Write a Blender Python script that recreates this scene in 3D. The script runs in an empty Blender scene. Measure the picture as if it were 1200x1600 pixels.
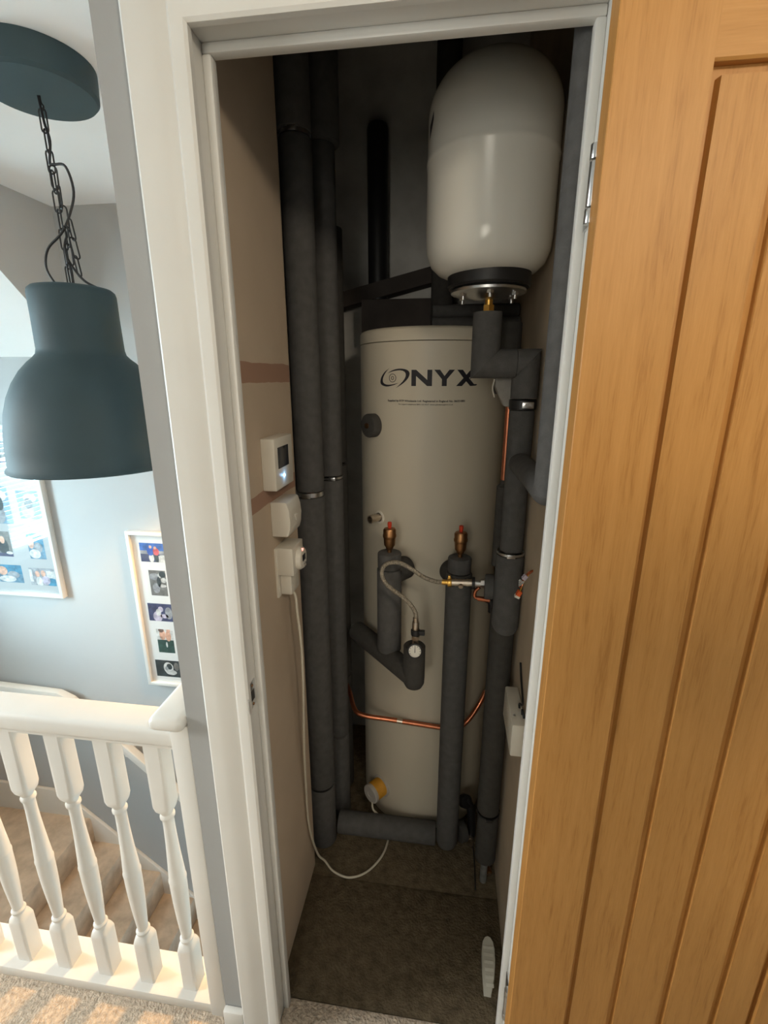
import bpy, bmesh, math, random
from mathutils import Vector, Matrix
random.seed(7)
S = bpy.context.scene
COL = S.collection
R = math.radians
PI = math.pi

# ------------------------------------------------------------------ camera, world, lights
cam_d = bpy.data.cameras.new('camera')
cam = bpy.data.objects.new('camera', cam_d)
COL.objects.link(cam)
cam.location = (0.359, -0.722, 1.536)
cam.rotation_euler = (R(90 - 15.81), 0, R(7.70))
cam_d.sensor_fit = 'HORIZONTAL'
cam_d.sensor_width = 36
cam_d.lens = 731.3 / 1200 * 36
cam_d.clip_start = 0.02
S.camera = cam

S.view_settings.view_transform = 'Standard'
S.view_settings.look = 'None'
S.view_settings.gamma = 1
S.view_settings.use_curve_mapping = False
S.view_settings.exposure = 0.0

wd = bpy.data.worlds.new('world')
S.world = wd
wd.use_nodes = True
bg = wd.node_tree.nodes['Background']
bg.inputs[0].default_value = (0.62, 0.86, 1.0, 1)
bg.inputs[1].default_value = 5.0


def lamp(name, kind, loc, target, energy, color, size=0.3, size_y=None, spot=None, blend=0.3, spread=180):
    d = bpy.data.lights.new(name, kind)
    o = bpy.data.objects.new(name, d)
    COL.objects.link(o)
    o.location = loc
    v = Vector(target) - Vector(loc)
    o.rotation_euler = v.to_track_quat('-Z', 'Y').to_euler()
    d.energy = energy
    d.color = color
    if kind == 'AREA':
        d.shape = 'RECTANGLE' if size_y else 'DISK'
        d.size = size
        d.spread = R(spread)
        if size_y:
            d.size_y = size_y
    elif kind == 'SPOT':
        d.spot_size = R(spot)
        d.spot_blend = blend
        d.shadow_soft_size = size
    else:
        d.shadow_soft_size = size
    return o


# daylight pouring in through the stair window (just outside its opening)
lamp('window_daylight', 'AREA', (-2.88, 0.60, 1.18), (-1.0, 0.74, 1.45), 158, (0.62, 0.88, 1.0), 0.6, 1.7)
# daylight through the landing window on the left, out of shot
lamp('landing_daylight', 'AREA', (-2.80, -0.75, 1.62), (-0.55, -0.10, 0.30), 25, (1.0, 0.97, 0.92), 0.85, 0.85, spread=105)
# ceiling lamp of the landing behind the photographer
lamp('landing_ceiling_lamp', 'AREA', (1.06, -1.35, 2.27), (0.66, 0.0, 1.2), 18, (1.0, 0.86, 0.67), 0.16, 0.36)
# unseen fill panel added at the far end of the landing, lighting the cupboard
lamp('landing_fill_light', 'AREA', (0.0, -2.42, 1.60), (0.35, 0.0, 1.35), 14, (1.0, 0.93, 0.80), 0.6, 0.8)
# warm wall lamp over the stairs, round the corner
lamp('stair_wall_lamp', 'SPOT', (-0.20, 1.05, 1.42), (-0.20, 1.05, 0.0), 128, (1.0, 0.55, 0.19), 0.10, spot=126, blend=0.2)

# ------------------------------------------------------------------ materials


def new_mat(name):
    m = bpy.data.materials.new(name)
    m.use_nodes = True
    nt = m.node_tree
    b = nt.nodes['Principled BSDF']
    return m, nt, b


def mat(name, col, rough=0.6, metal=0.0, var=0.06, scale=12.0, bump=0.0, bscale=60.0, coat=0.0, spec=None, stretch=None):
    m, nt, b = new_mat(name)
    N, L = nt.nodes, nt.links
    tc = N.new('ShaderNodeTexCoord')
    mp = N.new('ShaderNodeMapping')
    L.new(tc.outputs['Object'], mp.inputs['Vector'])
    if stretch:
        mp.inputs['Scale'].default_value = stretch
    nz = N.new('ShaderNodeTexNoise')
    nz.inputs['Scale'].default_value = scale
    nz.inputs['Detail'].default_value = 5
    L.new(mp.outputs['Vector'], nz.inputs['Vector'])
    cr = N.new('ShaderNodeValToRGB')
    lo = [max(0, c * (1 - var)) for c in col]
    hi = [min(1, c * (1 + var)) for c in col]
    cr.color_ramp.elements[0].position = 0.3
    cr.color_ramp.elements[1].position = 0.7
    cr.color_ramp.elements[0].color = (*lo, 1)
    cr.color_ramp.elements[1].color = (*hi, 1)
    L.new(nz.outputs['Fac'], cr.inputs['Fac'])
    L.new(cr.outputs['Color'], b.inputs['Base Color'])
    b.inputs['Roughness'].default_value = rough
    b.inputs['Metallic'].default_value = metal
    b.inputs['Coat Weight'].default_value = coat
    if spec is not None:
        b.inputs['Specular IOR Level'].default_value = spec
    if bump:
        n2 = N.new('ShaderNodeTexNoise')
        n2.inputs['Scale'].default_value = bscale
        n2.inputs['Detail'].default_value = 6
        L.new(mp.outputs['Vector'], n2.inputs['Vector'])
        bp = N.new('ShaderNodeBump')
        bp.inputs['Strength'].default_value = bump
        bp.inputs['Distance'].default_value = 0.01
        L.new(n2.outputs['Fac'], bp.inputs['Height'])
        L.new(bp.outputs['Normal'], b.inputs['Normal'])
    return m


def oak(name, stretch, base=(0.475, 0.228, 0.059)):
    m, nt, b = new_mat(name)
    N, L = nt.nodes, nt.links
    tc = N.new('ShaderNodeTexCoord')
    mp = N.new('ShaderNodeMapping')
    mp.inputs['Scale'].default_value = stretch
    L.new(tc.outputs['Object'], mp.inputs['Vector'])
    n1 = N.new('ShaderNodeTexNoise')
    n1.inputs['Scale'].default_value = 14
    n1.inputs['Detail'].default_value = 7
    n1.inputs['Roughness'].default_value = 0.62
    n1.inputs['Distortion'].default_value = 0.5
    L.new(mp.outputs['Vector'], n1.inputs['Vector'])
    n2 = N.new('ShaderNodeTexNoise')
    n2.inputs['Scale'].default_value = 90
    n2.inputs['Detail'].default_value = 4
    L.new(mp.outputs['Vector'], n2.inputs['Vector'])
    mx = N.new('ShaderNodeMath')
    mx.operation = 'MULTIPLY_ADD'
    mx.inputs[1].default_value = 0.45
    L.new(n2.outputs['Fac'], mx.inputs[0])
    L.new(n1.outputs['Fac'], mx.inputs[2])
    cr = N.new('ShaderNodeValToRGB')
    e = cr.color_ramp.elements
    e[0].position = 0.45
    e[1].position = 0.95
    e[0].color = (base[0] * 0.74, base[1] * 0.66, base[2] * 0.55, 1)
    e[1].color = (base[0] * 1.12, base[1] * 1.15, base[2] * 1.25, 1)
    mid = cr.color_ramp.elements.new(0.68)
    mid.color = (*base, 1)
    L.new(mx.outputs[0], cr.inputs['Fac'])
    L.new(cr.outputs['Color'], b.inputs['Base Color'])
    b.inputs['Roughness'].default_value = 0.48
    b.inputs['Specular IOR Level'].default_value = 0.35
    bp = N.new('ShaderNodeBump')
    bp.inputs['Strength'].default_value = 0.06
    bp.inputs['Distance'].default_value = 0.004
    L.new(mx.outputs[0], bp.inputs['Height'])
    L.new(bp.outputs['Normal'], b.inputs['Normal'])
    return m


def plaster_banded(name):
    """bare plaster with two redder strips of fresh filler at z 1.53-1.57 and 1.275-1.31"""
    m, nt, b = new_mat(name)
    N, L = nt.nodes, nt.links
    tc = N.new('ShaderNodeTexCoord')
    sep = N.new('ShaderNodeSeparateXYZ')
    L.new(tc.outputs['Object'], sep.inputs[0])
    nz = N.new('ShaderNodeTexNoise')
    nz.inputs['Scale'].default_value = 7
    nz.inputs['Detail'].default_value = 4
    L.new(tc.outputs['Object'], nz.inputs['Vector'])
    cr = N.new('ShaderNodeValToRGB')
    cr.color_ramp.elements[0].color = (0.47, 0.37, 0.27, 1)
    cr.color_ramp.elements[1].color = (0.58, 0.47, 0.35, 1)
    L.new(nz.outputs['Fac'], cr.inputs['Fac'])
    off = N.new('ShaderNodeMath')
    off.operation = 'MULTIPLY_ADD'
    off.inputs[1].default_value = 0.02
    L.new(nz.outputs['Fac'], off.inputs[0])
    L.new(sep.outputs['Z'], off.inputs[2])
    masks = []
    for zc, hw in ((1.559, 0.020), (1.302, 0.018)):
        s = N.new('ShaderNodeMath')
        s.operation = 'SUBTRACT'
        s.inputs[1].default_value = zc
        L.new(off.outputs[0], s.inputs[0])
        a = N.new('ShaderNodeMath')
        a.operation = 'ABSOLUTE'
        L.new(s.outputs[0], a.inputs[0])
        lt = N.new('ShaderNodeMath')
        lt.operation = 'LESS_THAN'
        lt.inputs[1].default_value = hw
        L.new(a.outputs[0], lt.inputs[0])
        masks.append(lt)
    ad = N.new('ShaderNodeMath')
    ad.operation = 'MAXIMUM'
    L.new(masks[0].outputs[0], ad.inputs[0])
    L.new(masks[1].outputs[0], ad.inputs[1])
    mix = N.new('ShaderNodeMix')
    mix.data_type = 'RGBA'
    L.new(ad.outputs[0], mix.inputs['Factor'])
    L.new(cr.outputs['Color'], mix.inputs['A'])
    mix.inputs['B'].default_value = (0.36, 0.215, 0.15, 1)
    L.new(mix.outputs['Result'], b.inputs['Base Color'])
    b.inputs['Roughness'].default_value = 0.85
    return m


def glass(name):
    """thin clear pane: see-through with a Schlick reflection, the same from both sides"""
    m, nt, b = new_mat(name)
    N, L = nt.nodes, nt.links
    out = N['Material Output']
    N.remove(b)
    lw = N.new('ShaderNodeLayerWeight')
    lw.inputs['Blend'].default_value = 0.5
    pw = N.new('ShaderNodeMath')
    pw.operation = 'POWER'
    pw.inputs[1].default_value = 5
    L.new(lw.outputs['Facing'], pw.inputs[0])
    ma = N.new('ShaderNodeMath')
    ma.operation = 'MULTIPLY_ADD'
    ma.inputs[1].default_value = 0.93
    ma.inputs[2].default_value = 0.045
    L.new(pw.outputs[0], ma.inputs[0])
    tr = N.new('ShaderNodeBsdfTransparent')
    gl = N.new('ShaderNodeBsdfGlossy')
    gl.inputs['Roughness'].default_value = 0.0
    mx = N.new('ShaderNodeMixShader')
    L.new(ma.outputs[0], mx.inputs[0])
    L.new(tr.outputs[0], mx.inputs[1])
    L.new(gl.outputs[0], mx.inputs[2])
    L.new(mx.outputs[0], out.inputs[0])
    return m


def emit(name, col, s):
    m, nt, b = new_mat(name)
    b.inputs['Base Color'].default_value = (*col, 1)
    b.inputs['Emission Color'].default_value = (*col, 1)
    b.inputs['Emission Strength'].default_value = s
    return m


M = {
    'gloss': mat('white_gloss_paint', (0.72, 0.71, 0.67), 0.35, var=0.03, scale=6),
    'wall': mat('grey_wall_paint', (0.47, 0.475, 0.47), 0.9, var=0.02, scale=3, bump=0.03, bscale=200),
    'wallf': mat('grey_wall_paint_shaded', (0.35, 0.355, 0.35), 0.9, var=0.02, scale=3, bump=0.03, bscale=200),  # same grey wall paint, copied darker to put shade on the front wall
    'ceil': mat('ceiling_white', (0.88, 0.87, 0.85), 0.9, var=0.02, scale=3),
    'carpet': mat('beige_carpet', (0.57, 0.48, 0.38), 1.0, var=0.28, scale=90, bump=0.9, bscale=180, spec=0.1),
    'stairc': mat('stair_carpet_filmed', (0.52, 0.43, 0.335), 0.6, var=0.2, scale=14, bump=0.25, bscale=25, coat=0.25, spec=0.3),
    'cfloor': mat('old_brown_carpet', (0.125, 0.098, 0.062), 1.0, var=0.3, scale=40, bump=0.7, bscale=150, spec=0.1),
    'plasterr': mat('right_plaster', (0.50, 0.41, 0.30), 0.85, var=0.1, scale=7),
    'plaster': plaster_banded('bare_plaster'),
    'dark': mat('dark_bare_wall', (0.52, 0.51, 0.48), 0.95, var=0.2, scale=8),
    'timber': mat('dark_timber', (0.055, 0.045, 0.04), 0.9, var=0.25, scale=10),
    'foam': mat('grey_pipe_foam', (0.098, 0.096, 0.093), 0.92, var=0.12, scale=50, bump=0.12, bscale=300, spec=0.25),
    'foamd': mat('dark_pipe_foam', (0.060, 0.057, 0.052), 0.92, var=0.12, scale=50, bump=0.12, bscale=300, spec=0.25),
    'foaml': mat('pale_grey_foam', (0.30, 0.285, 0.26), 0.9, var=0.08, scale=50, bump=0.1, bscale=300),
    'tank': mat('cream_enamel', (0.60, 0.545, 0.435), 0.45, var=0.015, scale=3),
    'vessel': mat('white_enamel', (0.74, 0.73, 0.67), 0.2, var=0.015, scale=3),
    'black': mat('black_plastic', (0.012, 0.012, 0.013), 0.45, var=0.1),
    'ink': mat('black_print', (0.013, 0.012, 0.018), 0.6, var=0.05),
    'copper': mat('copper', (0.60, 0.21, 0.11), 0.32, 1.0, var=0.15, scale=30),
    'brass': mat('brass', (0.36, 0.19, 0.085), 0.42, 1.0, var=0.2, scale=60),
    'brassy': mat('bright_brass', (0.85, 0.50, 0.12), 0.35, 1.0, var=0.1, scale=60),
    'nickel': mat('nickel_plate', (0.62, 0.54, 0.45), 0.3, 1.0, var=0.1, scale=40),
    'steel': mat('zinc_steel', (0.62, 0.62, 0.62), 0.28, 1.0, var=0.08, scale=40),
    'braid': mat('steel_braid', (0.46, 0.41, 0.33), 0.42, 0.85, var=0.45, scale=260, bump=0.5, bscale=500),
    'red': mat('red_plastic', (0.55, 0.045, 0.015), 0.45, var=0.08),
    'orange': mat('orange_plastic', (0.75, 0.12, 0.02), 0.45, var=0.08),
    'plastic': mat('white_plastic', (0.70, 0.66, 0.57), 0.4, var=0.02),
    'cable': mat('white_cable', (0.62, 0.57, 0.46), 0.5, var=0.05),
    'screen': mat('dark_screen', (0.012, 0.016, 0.026), 0.15, var=0.1),
    'yellow': mat('yellow_plastic', (0.60, 0.30, 0.025), 0.5, var=0.1, scale=40),
    'greyp': mat('pale_grey_plastic', (0.45, 0.42, 0.38), 0.5, var=0.05),
    'wedge': mat('off_white_rubber', (0.52, 0.50, 0.42), 0.7, var=0.06),
    'dial': mat('dial_white', (0.75, 0.72, 0.64), 0.4, var=0.02),
    'lampg': mat('dark_grey_lacquer', (0.039, 0.066, 0.076), 0.6, var=0.04, scale=5, spec=0.3),
    'lampi': mat('white_lacquer_inside', (0.75, 0.74, 0.70), 0.5, var=0.02),
    'oakv': oak('oak_upright_grain', (6.0, 6.0, 0.35)),
    'oakh': oak('oak_level_grain', (0.35, 6.0, 6.0)),
    'mat': mat('mat_board', (0.74, 0.74, 0.72), 0.8, var=0.01),
    'mat_dim': mat('mat_board_dimmed', (0.46, 0.47, 0.47), 0.8, var=0.01),  # same mat board darkened, tones down the window light on the wide frame
    'frame': mat('white_frame', (0.70, 0.68, 0.64), 0.4, var=0.02),
    'glass': glass('picture_glass'),
    'blind': mat('white_blind_slat', (0.80, 0.80, 0.78), 0.5, var=0.02),
    'led': emit('blue_led', (0.35, 0.65, 1.0), 30.0),
    'redled': emit('red_led', (1.0, 0.25, 0.2), 3.0),
    'leaf': mat('garden_green', (0.10, 0.22, 0.10), 0.9, var=0.5, scale=2),
}

def translucent(m, f):
    N, L = m.node_tree.nodes, m.node_tree.links
    b = N['Principled BSDF']
    t = N.new('ShaderNodeBsdfTranslucent')
    t.inputs['Color'].default_value = (0.85, 0.87, 0.86, 1)
    x = N.new('ShaderNodeMixShader')
    x.inputs[0].default_value = f
    L.new(b.outputs[0], x.inputs[1])
    L.new(t.outputs[0], x.inputs[2])
    L.new(x.outputs[0], N['Material Output'].inputs[0])


translucent(M['blind'], 0.45)
for nm, c in dict(p_sky=(0.05, 0.14, 0.42), p_sea=(0.12, 0.24, 0.33), p_sand=(0.45, 0.36, 0.28), p_blue=(0.03, 0.10, 0.45),
                  p_pink=(0.62, 0.10, 0.12), p_skin=(0.62, 0.36, 0.26), p_dark=(0.035, 0.05, 0.055), p_grey=(0.17, 0.17, 0.16),
                  p_light=(0.60, 0.60, 0.58), p_navy=(0.05, 0.06, 0.13), p_teal=(0.05, 0.22, 0.34), p_green=(0.03, 0.08, 0.07),
                  p_brown=(0.16, 0.10, 0.08), p_lilac=(0.50, 0.45, 0.55), p_mid=(0.30, 0.31, 0.33)).items():
    M[nm] = mat('print_' + nm[2:], c, 0.5, var=0.35, scale=45)

# ------------------------------------------------------------------ geometry helpers


def finish(bm, ang=38):
    bmesh.ops.recalc_face_normals(bm, faces=bm.faces[:])
    for f in bm.faces:
        f.smooth = True
    for e in bm.edges:
        if len(e.link_faces) == 2:
            e.smooth = e.calc_face_angle(0) < R(ang)
        else:
            e.smooth = False


def obj(name, bm, mats, parent=None, norm=True, ang=38):
    if norm:
        finish(bm, ang)
    me = bpy.data.meshes.new(name)
    bm.to_mesh(me)
    bm.free()
    if not isinstance(mats, (list, tuple)):
        mats = [mats]
    for m in mats:
        me.materials.append(m)
    o = bpy.data.objects.new(name, me)
    COL.objects.link(o)
    if parent:
        o.parent = parent
        # vertices are written in world coordinates: move them into the thing's frame
        base = Vector((0, 0, 0))
        p = parent
        while p:
            base += p.location
            p = p.parent
        me.transform(Matrix.Translation(-base))
    return o


def recentre(o):
    """put a top-level mesh's origin at the foot of its bounds"""
    vs = [v.co for v in o.data.vertices]
    c = Vector(((min(v.x for v in vs) + max(v.x for v in vs)) / 2, (min(v.y for v in vs) + max(v.y for v in vs)) / 2, min(v.z for v in vs)))
    o.data.transform(Matrix.Translation(-c))
    o.location = c
    return o


def tag(o, label=None, cat=None, group=None, kind=None):
    if label: o['label'] = label
    if cat: o['category'] = cat
    if group: o['group'] = group
    if kind: o['kind'] = kind
    return o


def thing(name, loc, label, cat, group=None):
    o = bpy.data.objects.new(name, None)
    o.empty_display_size = 0.05
    COL.objects.link(o)
    o.location = loc
    return tag(o, label, cat, group)


def struct(name, bm, mats, **k):
    return tag(obj(name, bm, mats, **k), kind='structure')


def B():
    return bmesh.new()


def box(bm, x0, x1, y0, y1, z0, z1, bev=0.0, seg=2, mi=0):
    r = bmesh.ops.create_cube(bm, size=1)
    vs = r['verts']
    for v in vs:
        v.co = Vector((x0 + (v.co.x + .5) * (x1 - x0), y0 + (v.co.y + .5) * (y1 - y0), z0 + (v.co.z + .5) * (z1 - z0)))
    fs = list({f for v in vs for f in v.link_faces})
    for f in fs:
        f.material_index = mi
    if bev:
        es = list({e for v in vs for e in v.link_edges})
        r2 = bmesh.ops.bevel(bm, geom=es, offset=bev, segments=seg, profile=0.5, affect='EDGES')
        for f in r2['faces']:
            f.material_index = mi
    return bm


def basis(d):
    d = Vector(d).normalized()
    a = Vector((0, 0, 1)) if abs(d.z) < 0.9 else Vector((1, 0, 0))
    u = a.cross(d).normalized()
    v = d.cross(u)
    return u, v, d


def lathe(bm, prof, o=(0, 0, 0), d=(0, 0, 1), n=40, mi=0, cap=True, scale=(1, 1)):
    """prof: list of (radius, distance along d)"""
    u, v, d = basis(d)
    o = Vector(o)
    rings = []
    for r, h in prof:
        if r < 1e-6:
            rings.append([bm.verts.new(o + d * h)])
        else:
            rings.append([bm.verts.new(o + d * h + (u * math.cos(2 * PI * i / n) * scale[0] + v * math.sin(2 * PI * i / n) * scale[1]) * r) for i in range(n)])
    for a, b in zip(rings, rings[1:]):
        for i in range(n):
            j = (i + 1) % n
            if len(a) == 1 and len(b) == 1:
                break
            if len(a) == 1:
                f = bm.faces.new((a[0], b[i], b[j]))
            elif len(b) == 1:
                f = bm.faces.new((a[i], a[j], b[0]))
            else:
                f = bm.faces.new((a[i], a[j], b[j], b[i]))
            f.material_index = mi
    if cap:
        for rg in (rings[0], rings[-1]):
            if len(rg) > 2:
                f = bm.faces.new(rg)
                f.material_index = mi
    return bm


def cyl(bm, a, b, r, n=28, mi=0, bev=0.0, r2=None):
    a, b = Vector(a), Vector(b)
    L = (b - a).length
    r2 = r if r2 is None else r2
    if bev:
        prof = [(r - bev, 0), (r - bev * .3, bev * .3), (r, bev), (r2, L - bev), (r2 - bev * .3, L - bev * .3), (r2 - bev, L)]
    else:
        prof = [(r, 0), (r2, L)]
    return lathe(bm, prof, a, b - a, n, mi)


def smooth_path(pts, k=6):
    P = [Vector(p) for p in pts]
    if len(P) < 3:
        return P
    out = []
    ext = [2 * P[0] - P[1]] + P + [2 * P[-1] - P[-2]]
    for i in range(1, len(ext) - 2):
        p0, p1, p2, p3 = ext[i - 1:i + 3]
        for s in range(k):
            t = s / k
            out.append(0.5 * ((2 * p1) + (p2 - p0) * t + (2 * p0 - 5 * p1 + 4 * p2 - p3) * t * t + (3 * p1 - p0 - 3 * p2 + p3) * t ** 3))
    out.append(P[-1])
    return out


def tube(bm, pts, r, n=12, k=6, mi=0, closed=False, smooth=True, cap=True):
    P = smooth_path(pts, k) if smooth else [Vector(p) for p in pts]
    m = len(P)
    rings = []
    u = None
    for i, p in enumerate(P):
        if closed:
            t = (P[(i + 1) % m] - P[i - 1]).normalized()
        else:
            t = (P[min(i + 1, m - 1)] - P[max(i - 1, 0)]).normalized()
        if u is None:
            u, v, _ = basis(t)
        else:
            u = (u - t * u.dot(t)).normalized()
            v = t.cross(u)
        rr = r(i / (m - 1)) if callable(r) else r
        rings.append([bm.verts.new(p + (u * math.cos(2 * PI * j / n) + v * math.sin(2 * PI * j / n)) * rr) for j in range(n)])
    pairs = list(zip(rings, rings[1:]))
    if closed:
        pairs.append((rings[-1], rings[0]))
    for a, b in pairs:
        for j in range(n):
            q = (j + 1) % n
            bm.faces.new((a[j], a[q], b[q], b[j])).material_index = mi
    if not closed and cap:
        for rg in (rings[0], rings[-1]):
            bm.faces.new(rg).material_index = mi
    return bm


def prism(bm, poly, axis, a0, a1, mi=0, bev=0.0):
    """extrude a 2D polygon along an axis; poly gives the two other coordinates in xyz order"""
    def mk(p, a):
        if axis == 'x': return Vector((a, p[0], p[1]))
        if axis == 'y': return Vector((p[0], a, p[1]))
        return Vector((p[0], p[1], a))
    A = [bm.verts.new(mk(p, a0)) for p in poly]
    Bv = [bm.verts.new(mk(p, a1)) for p in poly]
    n = len(poly)
    fs = [bm.faces.new(A), bm.faces.new(Bv[::-1])]
    for i in range(n):
        j = (i + 1) % n
        fs.append(bm.faces.new((A[i], Bv[i], Bv[j], A[j])))
    for f in fs:
        f.material_index = mi
    if bev:
        es = list({e for f in fs for e in f.edges})
        bmesh.ops.bevel(bm, geom=es, offset=bev, segments=2, profile=0.5, affect='EDGES')
    return bm


# ------------------------------------------------------------------ setting: walls, floors, ceiling
W, H = 0.537, 1.985          # clear opening of the cupboard door lining
CEIL = 2.30
XL = -0.134                  # corner of the wall left of the cupboard
YB = 1.50                    # back wall of the stairwell
XW = -2.75                   # outside wall over the half landing
EX0, EX1, EY0 = XW, 1.75, -2.45

# landing floor (top carpet)
bm = B()
box(bm, EX0, EX1, EY0, 0.0, -0.03, 0.0)
box(bm, EX0, XL, 0.0, 0.012, -0.03, 0.0)
struct('floor', bm, M['carpet'])
# cupboard floor: old carpet with a seam; doorway strip in front
bm = B()
box(bm, -0.14, 0.62, 0.062, 0.372, -0.03, 0.0, 0.003)
box(bm, -0.14, 0.62, 0.374, 1.10, -0.03, -0.001, 0.003)
struct('floor.001', bm, M['cfloor'])
bm = B()
box(bm, 0.0, W, 0.0, 0.06, -0.03, 0.001, 0.002)
struct('floor.002', bm, M['carpet'])
# edge of the landing over the stairs and the slab under the cupboard
bm = B()
box(bm, EX0, XL, 0.012, 0.10, -0.30, -0.002)
box(bm, XL, 0.62, 0.0, 1.5, -0.30, -0.032)
struct('trim_2', bm, M['wall'])

# front wall: pier left of the door, lintel, and wall right of the door
bm = B()
box(bm, XL, -0.028, 0.0, 0.056, -0.03, CEIL)
box(bm, W + 0.022, EX1, 0.0, 0.10, -0.03, CEIL)
box(bm, -0.028, W + 0.022, 0.0, 0.10, H + 0.022, CEIL)
box(bm, XL, 0.64, 0.0, 0.10, CEIL, 2.77)
struct('wall_front', bm, M['wallf'])
# stair side wall of the cupboard
bm = B()
box(bm, XL, -0.110, 0.056, 1.5, -0.03, 2.76)
struct('wall_stair_side', bm, M['wall'])
# plaster lining wall inside the cupboard, left, stops short of the pipes
bm = B()
box(bm, -0.105, -0.022, 0.0562, 0.405, 0.0, 2.76)
struct('wall_cupboard_left', bm, M['plaster'])
bm = B()
box(bm, 0.562, 0.62, 0.10, 1.06, 0.0, 2.76)
struct('wall_cupboard_right', bm, M['plasterr'])
bm = B()
box(bm, -0.11, 0.62, 1.06, 1.10, 0.0, 2.76)
struct('wall_cupboard_back', bm, M['dark'])
bm = B()
box(bm, -0.11, 0.62, 0.0, 1.10, 2.76, 2.80)
struct('ceiling.001', bm, M['dark'])
bm = B()
box(bm, -0.1095, -0.1075, 0.406, 1.059, 0.0, 2.759)
struct('wall_cupboard_recess', bm, M['dark'])

# stairwell walls
bm = B()
box(bm, XW - 0.1, 0.62, YB, YB + 0.1, -2.7, CEIL + 0.05)
struct('wall_back', bm, M['wall'])
# outside wall with the window opening
wy0, wy1, wz0, wz1 = 0.36, 0.87, 0.27, 2.00
bm = B()
box(bm, XW - 0.12, XW, EY0, -1.25, -2.7, CEIL + 0.05)
box(bm, XW - 0.12, XW, -0.25, wy0, -2.7, CEIL + 0.05)
box(bm, XW - 0.12, XW, -1.25, -0.25, -2.7, 1.10)
box(bm, XW - 0.12, XW, -1.25, -0.25, 2.10, CEIL + 0.05)
box(bm, XW - 0.12, XW, wy1, YB + 0.1, -2.7, CEIL + 0.05)
box(bm, XW - 0.12, XW, wy0, wy1, -2.7, wz0)
box(bm, XW - 0.12, XW, wy0, wy1, wz1, CEIL + 0.05)
struct('wall_left', bm, M['wall'])
bm = B()
box(bm, EX1, EX1 + 0.1, EY0, 0.1, -0.03, CEIL + 0.05)
struct('wall_right', bm, M['wall'])
bm = B()
box(bm, EX0 - 0.12, EX1 + 0.1, EY0 - 0.1, EY0, -0.03, CEIL + 0.05)
struct('wall_behind', bm, M['wall'])
bm = B()
box(bm, XW - 0.12, EX1 + 0.1, EY0 - 0.1, 0.0, CEIL, CEIL + 0.1)
box(bm, XW - 0.12, XL, 0.0, YB + 0.1, CEIL, CEIL + 0.1)
struct('ceiling', bm, M['ceil'])
# raking soffit over the half landing, boxed in beside the lamp
bm = B()
zs = 1.645
prism(bm, [(YB + 0.001, zs), (YB + 0.001, CEIL + 0.001), (YB - (CEIL - zs) / 0.953, CEIL + 0.001)], 'x', XW + 0.001, -1.483)
for f in bm.faces:
    f.normal_update()
    f.material_index = 1 if abs(f.normal.x) > 0.9 else 0
struct('ceiling_slope', bm, [M['ceil'], M['wall']])
# wall below the landing edge
bm = B()
box(bm, XW, 0.62, 0.0, 0.10, -2.7, -0.30)
struct('wall_under_landing', bm, M['wall'])
bm = B()
box(bm, 0.62, 0.66, 0.0, 1.6, -2.7, -0.03)
struct('wall_stair_end', bm, M['wall'])

# window over the half landing with its frame
bm = B()
for (a, b, c, d) in ((wy0, wy0 + .04, wz0, wz1), (wy1 - .04, wy1, wz0, wz1), (wy0, wy1, wz0, wz0 + .04), (wy0, wy1, wz1 - .04, wz1)):
    box(bm, XW - 0.09, XW - 0.05, a, b, c, d, 0.004)
win = struct('window_1', bm, M['gloss'])
bm = B()
box(bm, XW - 0.072, XW - 0.068, wy0 + .03, wy1 - .03, wz0 + .03, wz1 - .03)
obj('pane', bm, M['glass'], win)
bm = B()
box(bm, XW - 0.05, XW + 0.03, wy0 - .03, wy1 + .03, wz0 - 0.025, wz0, 0.004)
obj('window_sill', bm, M['gloss'], win)
bm = B()
for (a, b, c, d) in ((-1.25, -1.21, 1.1, 2.1), (-.29, -.25, 1.1, 2.1), (-1.21, -.29, 1.1, 1.14), (-1.21, -.29, 2.06, 2.10), (-.77, -.73, 1.14, 2.06)):
    box(bm, XW - 0.04, XW, a, b, c, d, 0.004)
struct('window_2', bm, M['gloss'])
vb = thing('venetian_blind', (XW - 0.02, (wy0 + wy1) / 2, wz0 + 0.01), 'white slatted venetian blind over the stair window, seen mirrored in picture glass', 'blind')
for i in range(60):
    z = wz0 + 0.03 + i * 0.034
    if z > wz1 - 0.03:
        break
    bm = B()
    c, s = math.cos(R(28)) * 0.021, math.sin(R(28)) * 0.021
    prism(bm, [(XW - 0.02 - c, z + s), (XW - 0.02 + c, z - s), (XW - 0.02 + c, z - s + .002), (XW - 0.02 - c, z + s + .002)], 'y', wy0 + .006, wy1 - .006)
    obj('slat', bm, M['blind'], vb)
bm = B()
box(bm, XW - 0.045, XW + 0.005, wy0 + .004, wy1 - .004, wz1 - 0.035, wz1 - 0.002, 0.003)
obj('head_rail', bm, M['blind'], vb)

# ------------------------------------------------------------------ stairs below
LZ = -1.33
bm = B()
box(bm, XW, -1.947, 0.10, YB, LZ - 0.2, LZ, 0.012)
x = -1.947
z = LZ
for i in range(9):
    z -= 0.2
    box(bm, x - 0.02, x + 0.222 + 0.012, 0.10, YB, z - 0.2, z, 0.012)
    x += 0.222
struct('floor_stairs', bm, M['stairc'])
# wall string and skirting of the stairs
bm = B()
t = 0.022
poly = [(XW, -1.42), (XW, -1.105), (-2.150, -1.128), (-2.09, -1.165), (0.3, -3.37), (0.3, -3.65), (-2.20, -1.42)]
prism(bm, poly, 'y', YB - t, YB - 0.0005, bev=0.004)
struct('baseboard_stairs', bm, M['gloss'])
# wall handrail
hr = thing('handrail', (-1.85, 1.45, -0.34), 'white painted wall handrail bending down along the stairs on the back wall', 'handrail')
bm = B()


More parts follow.
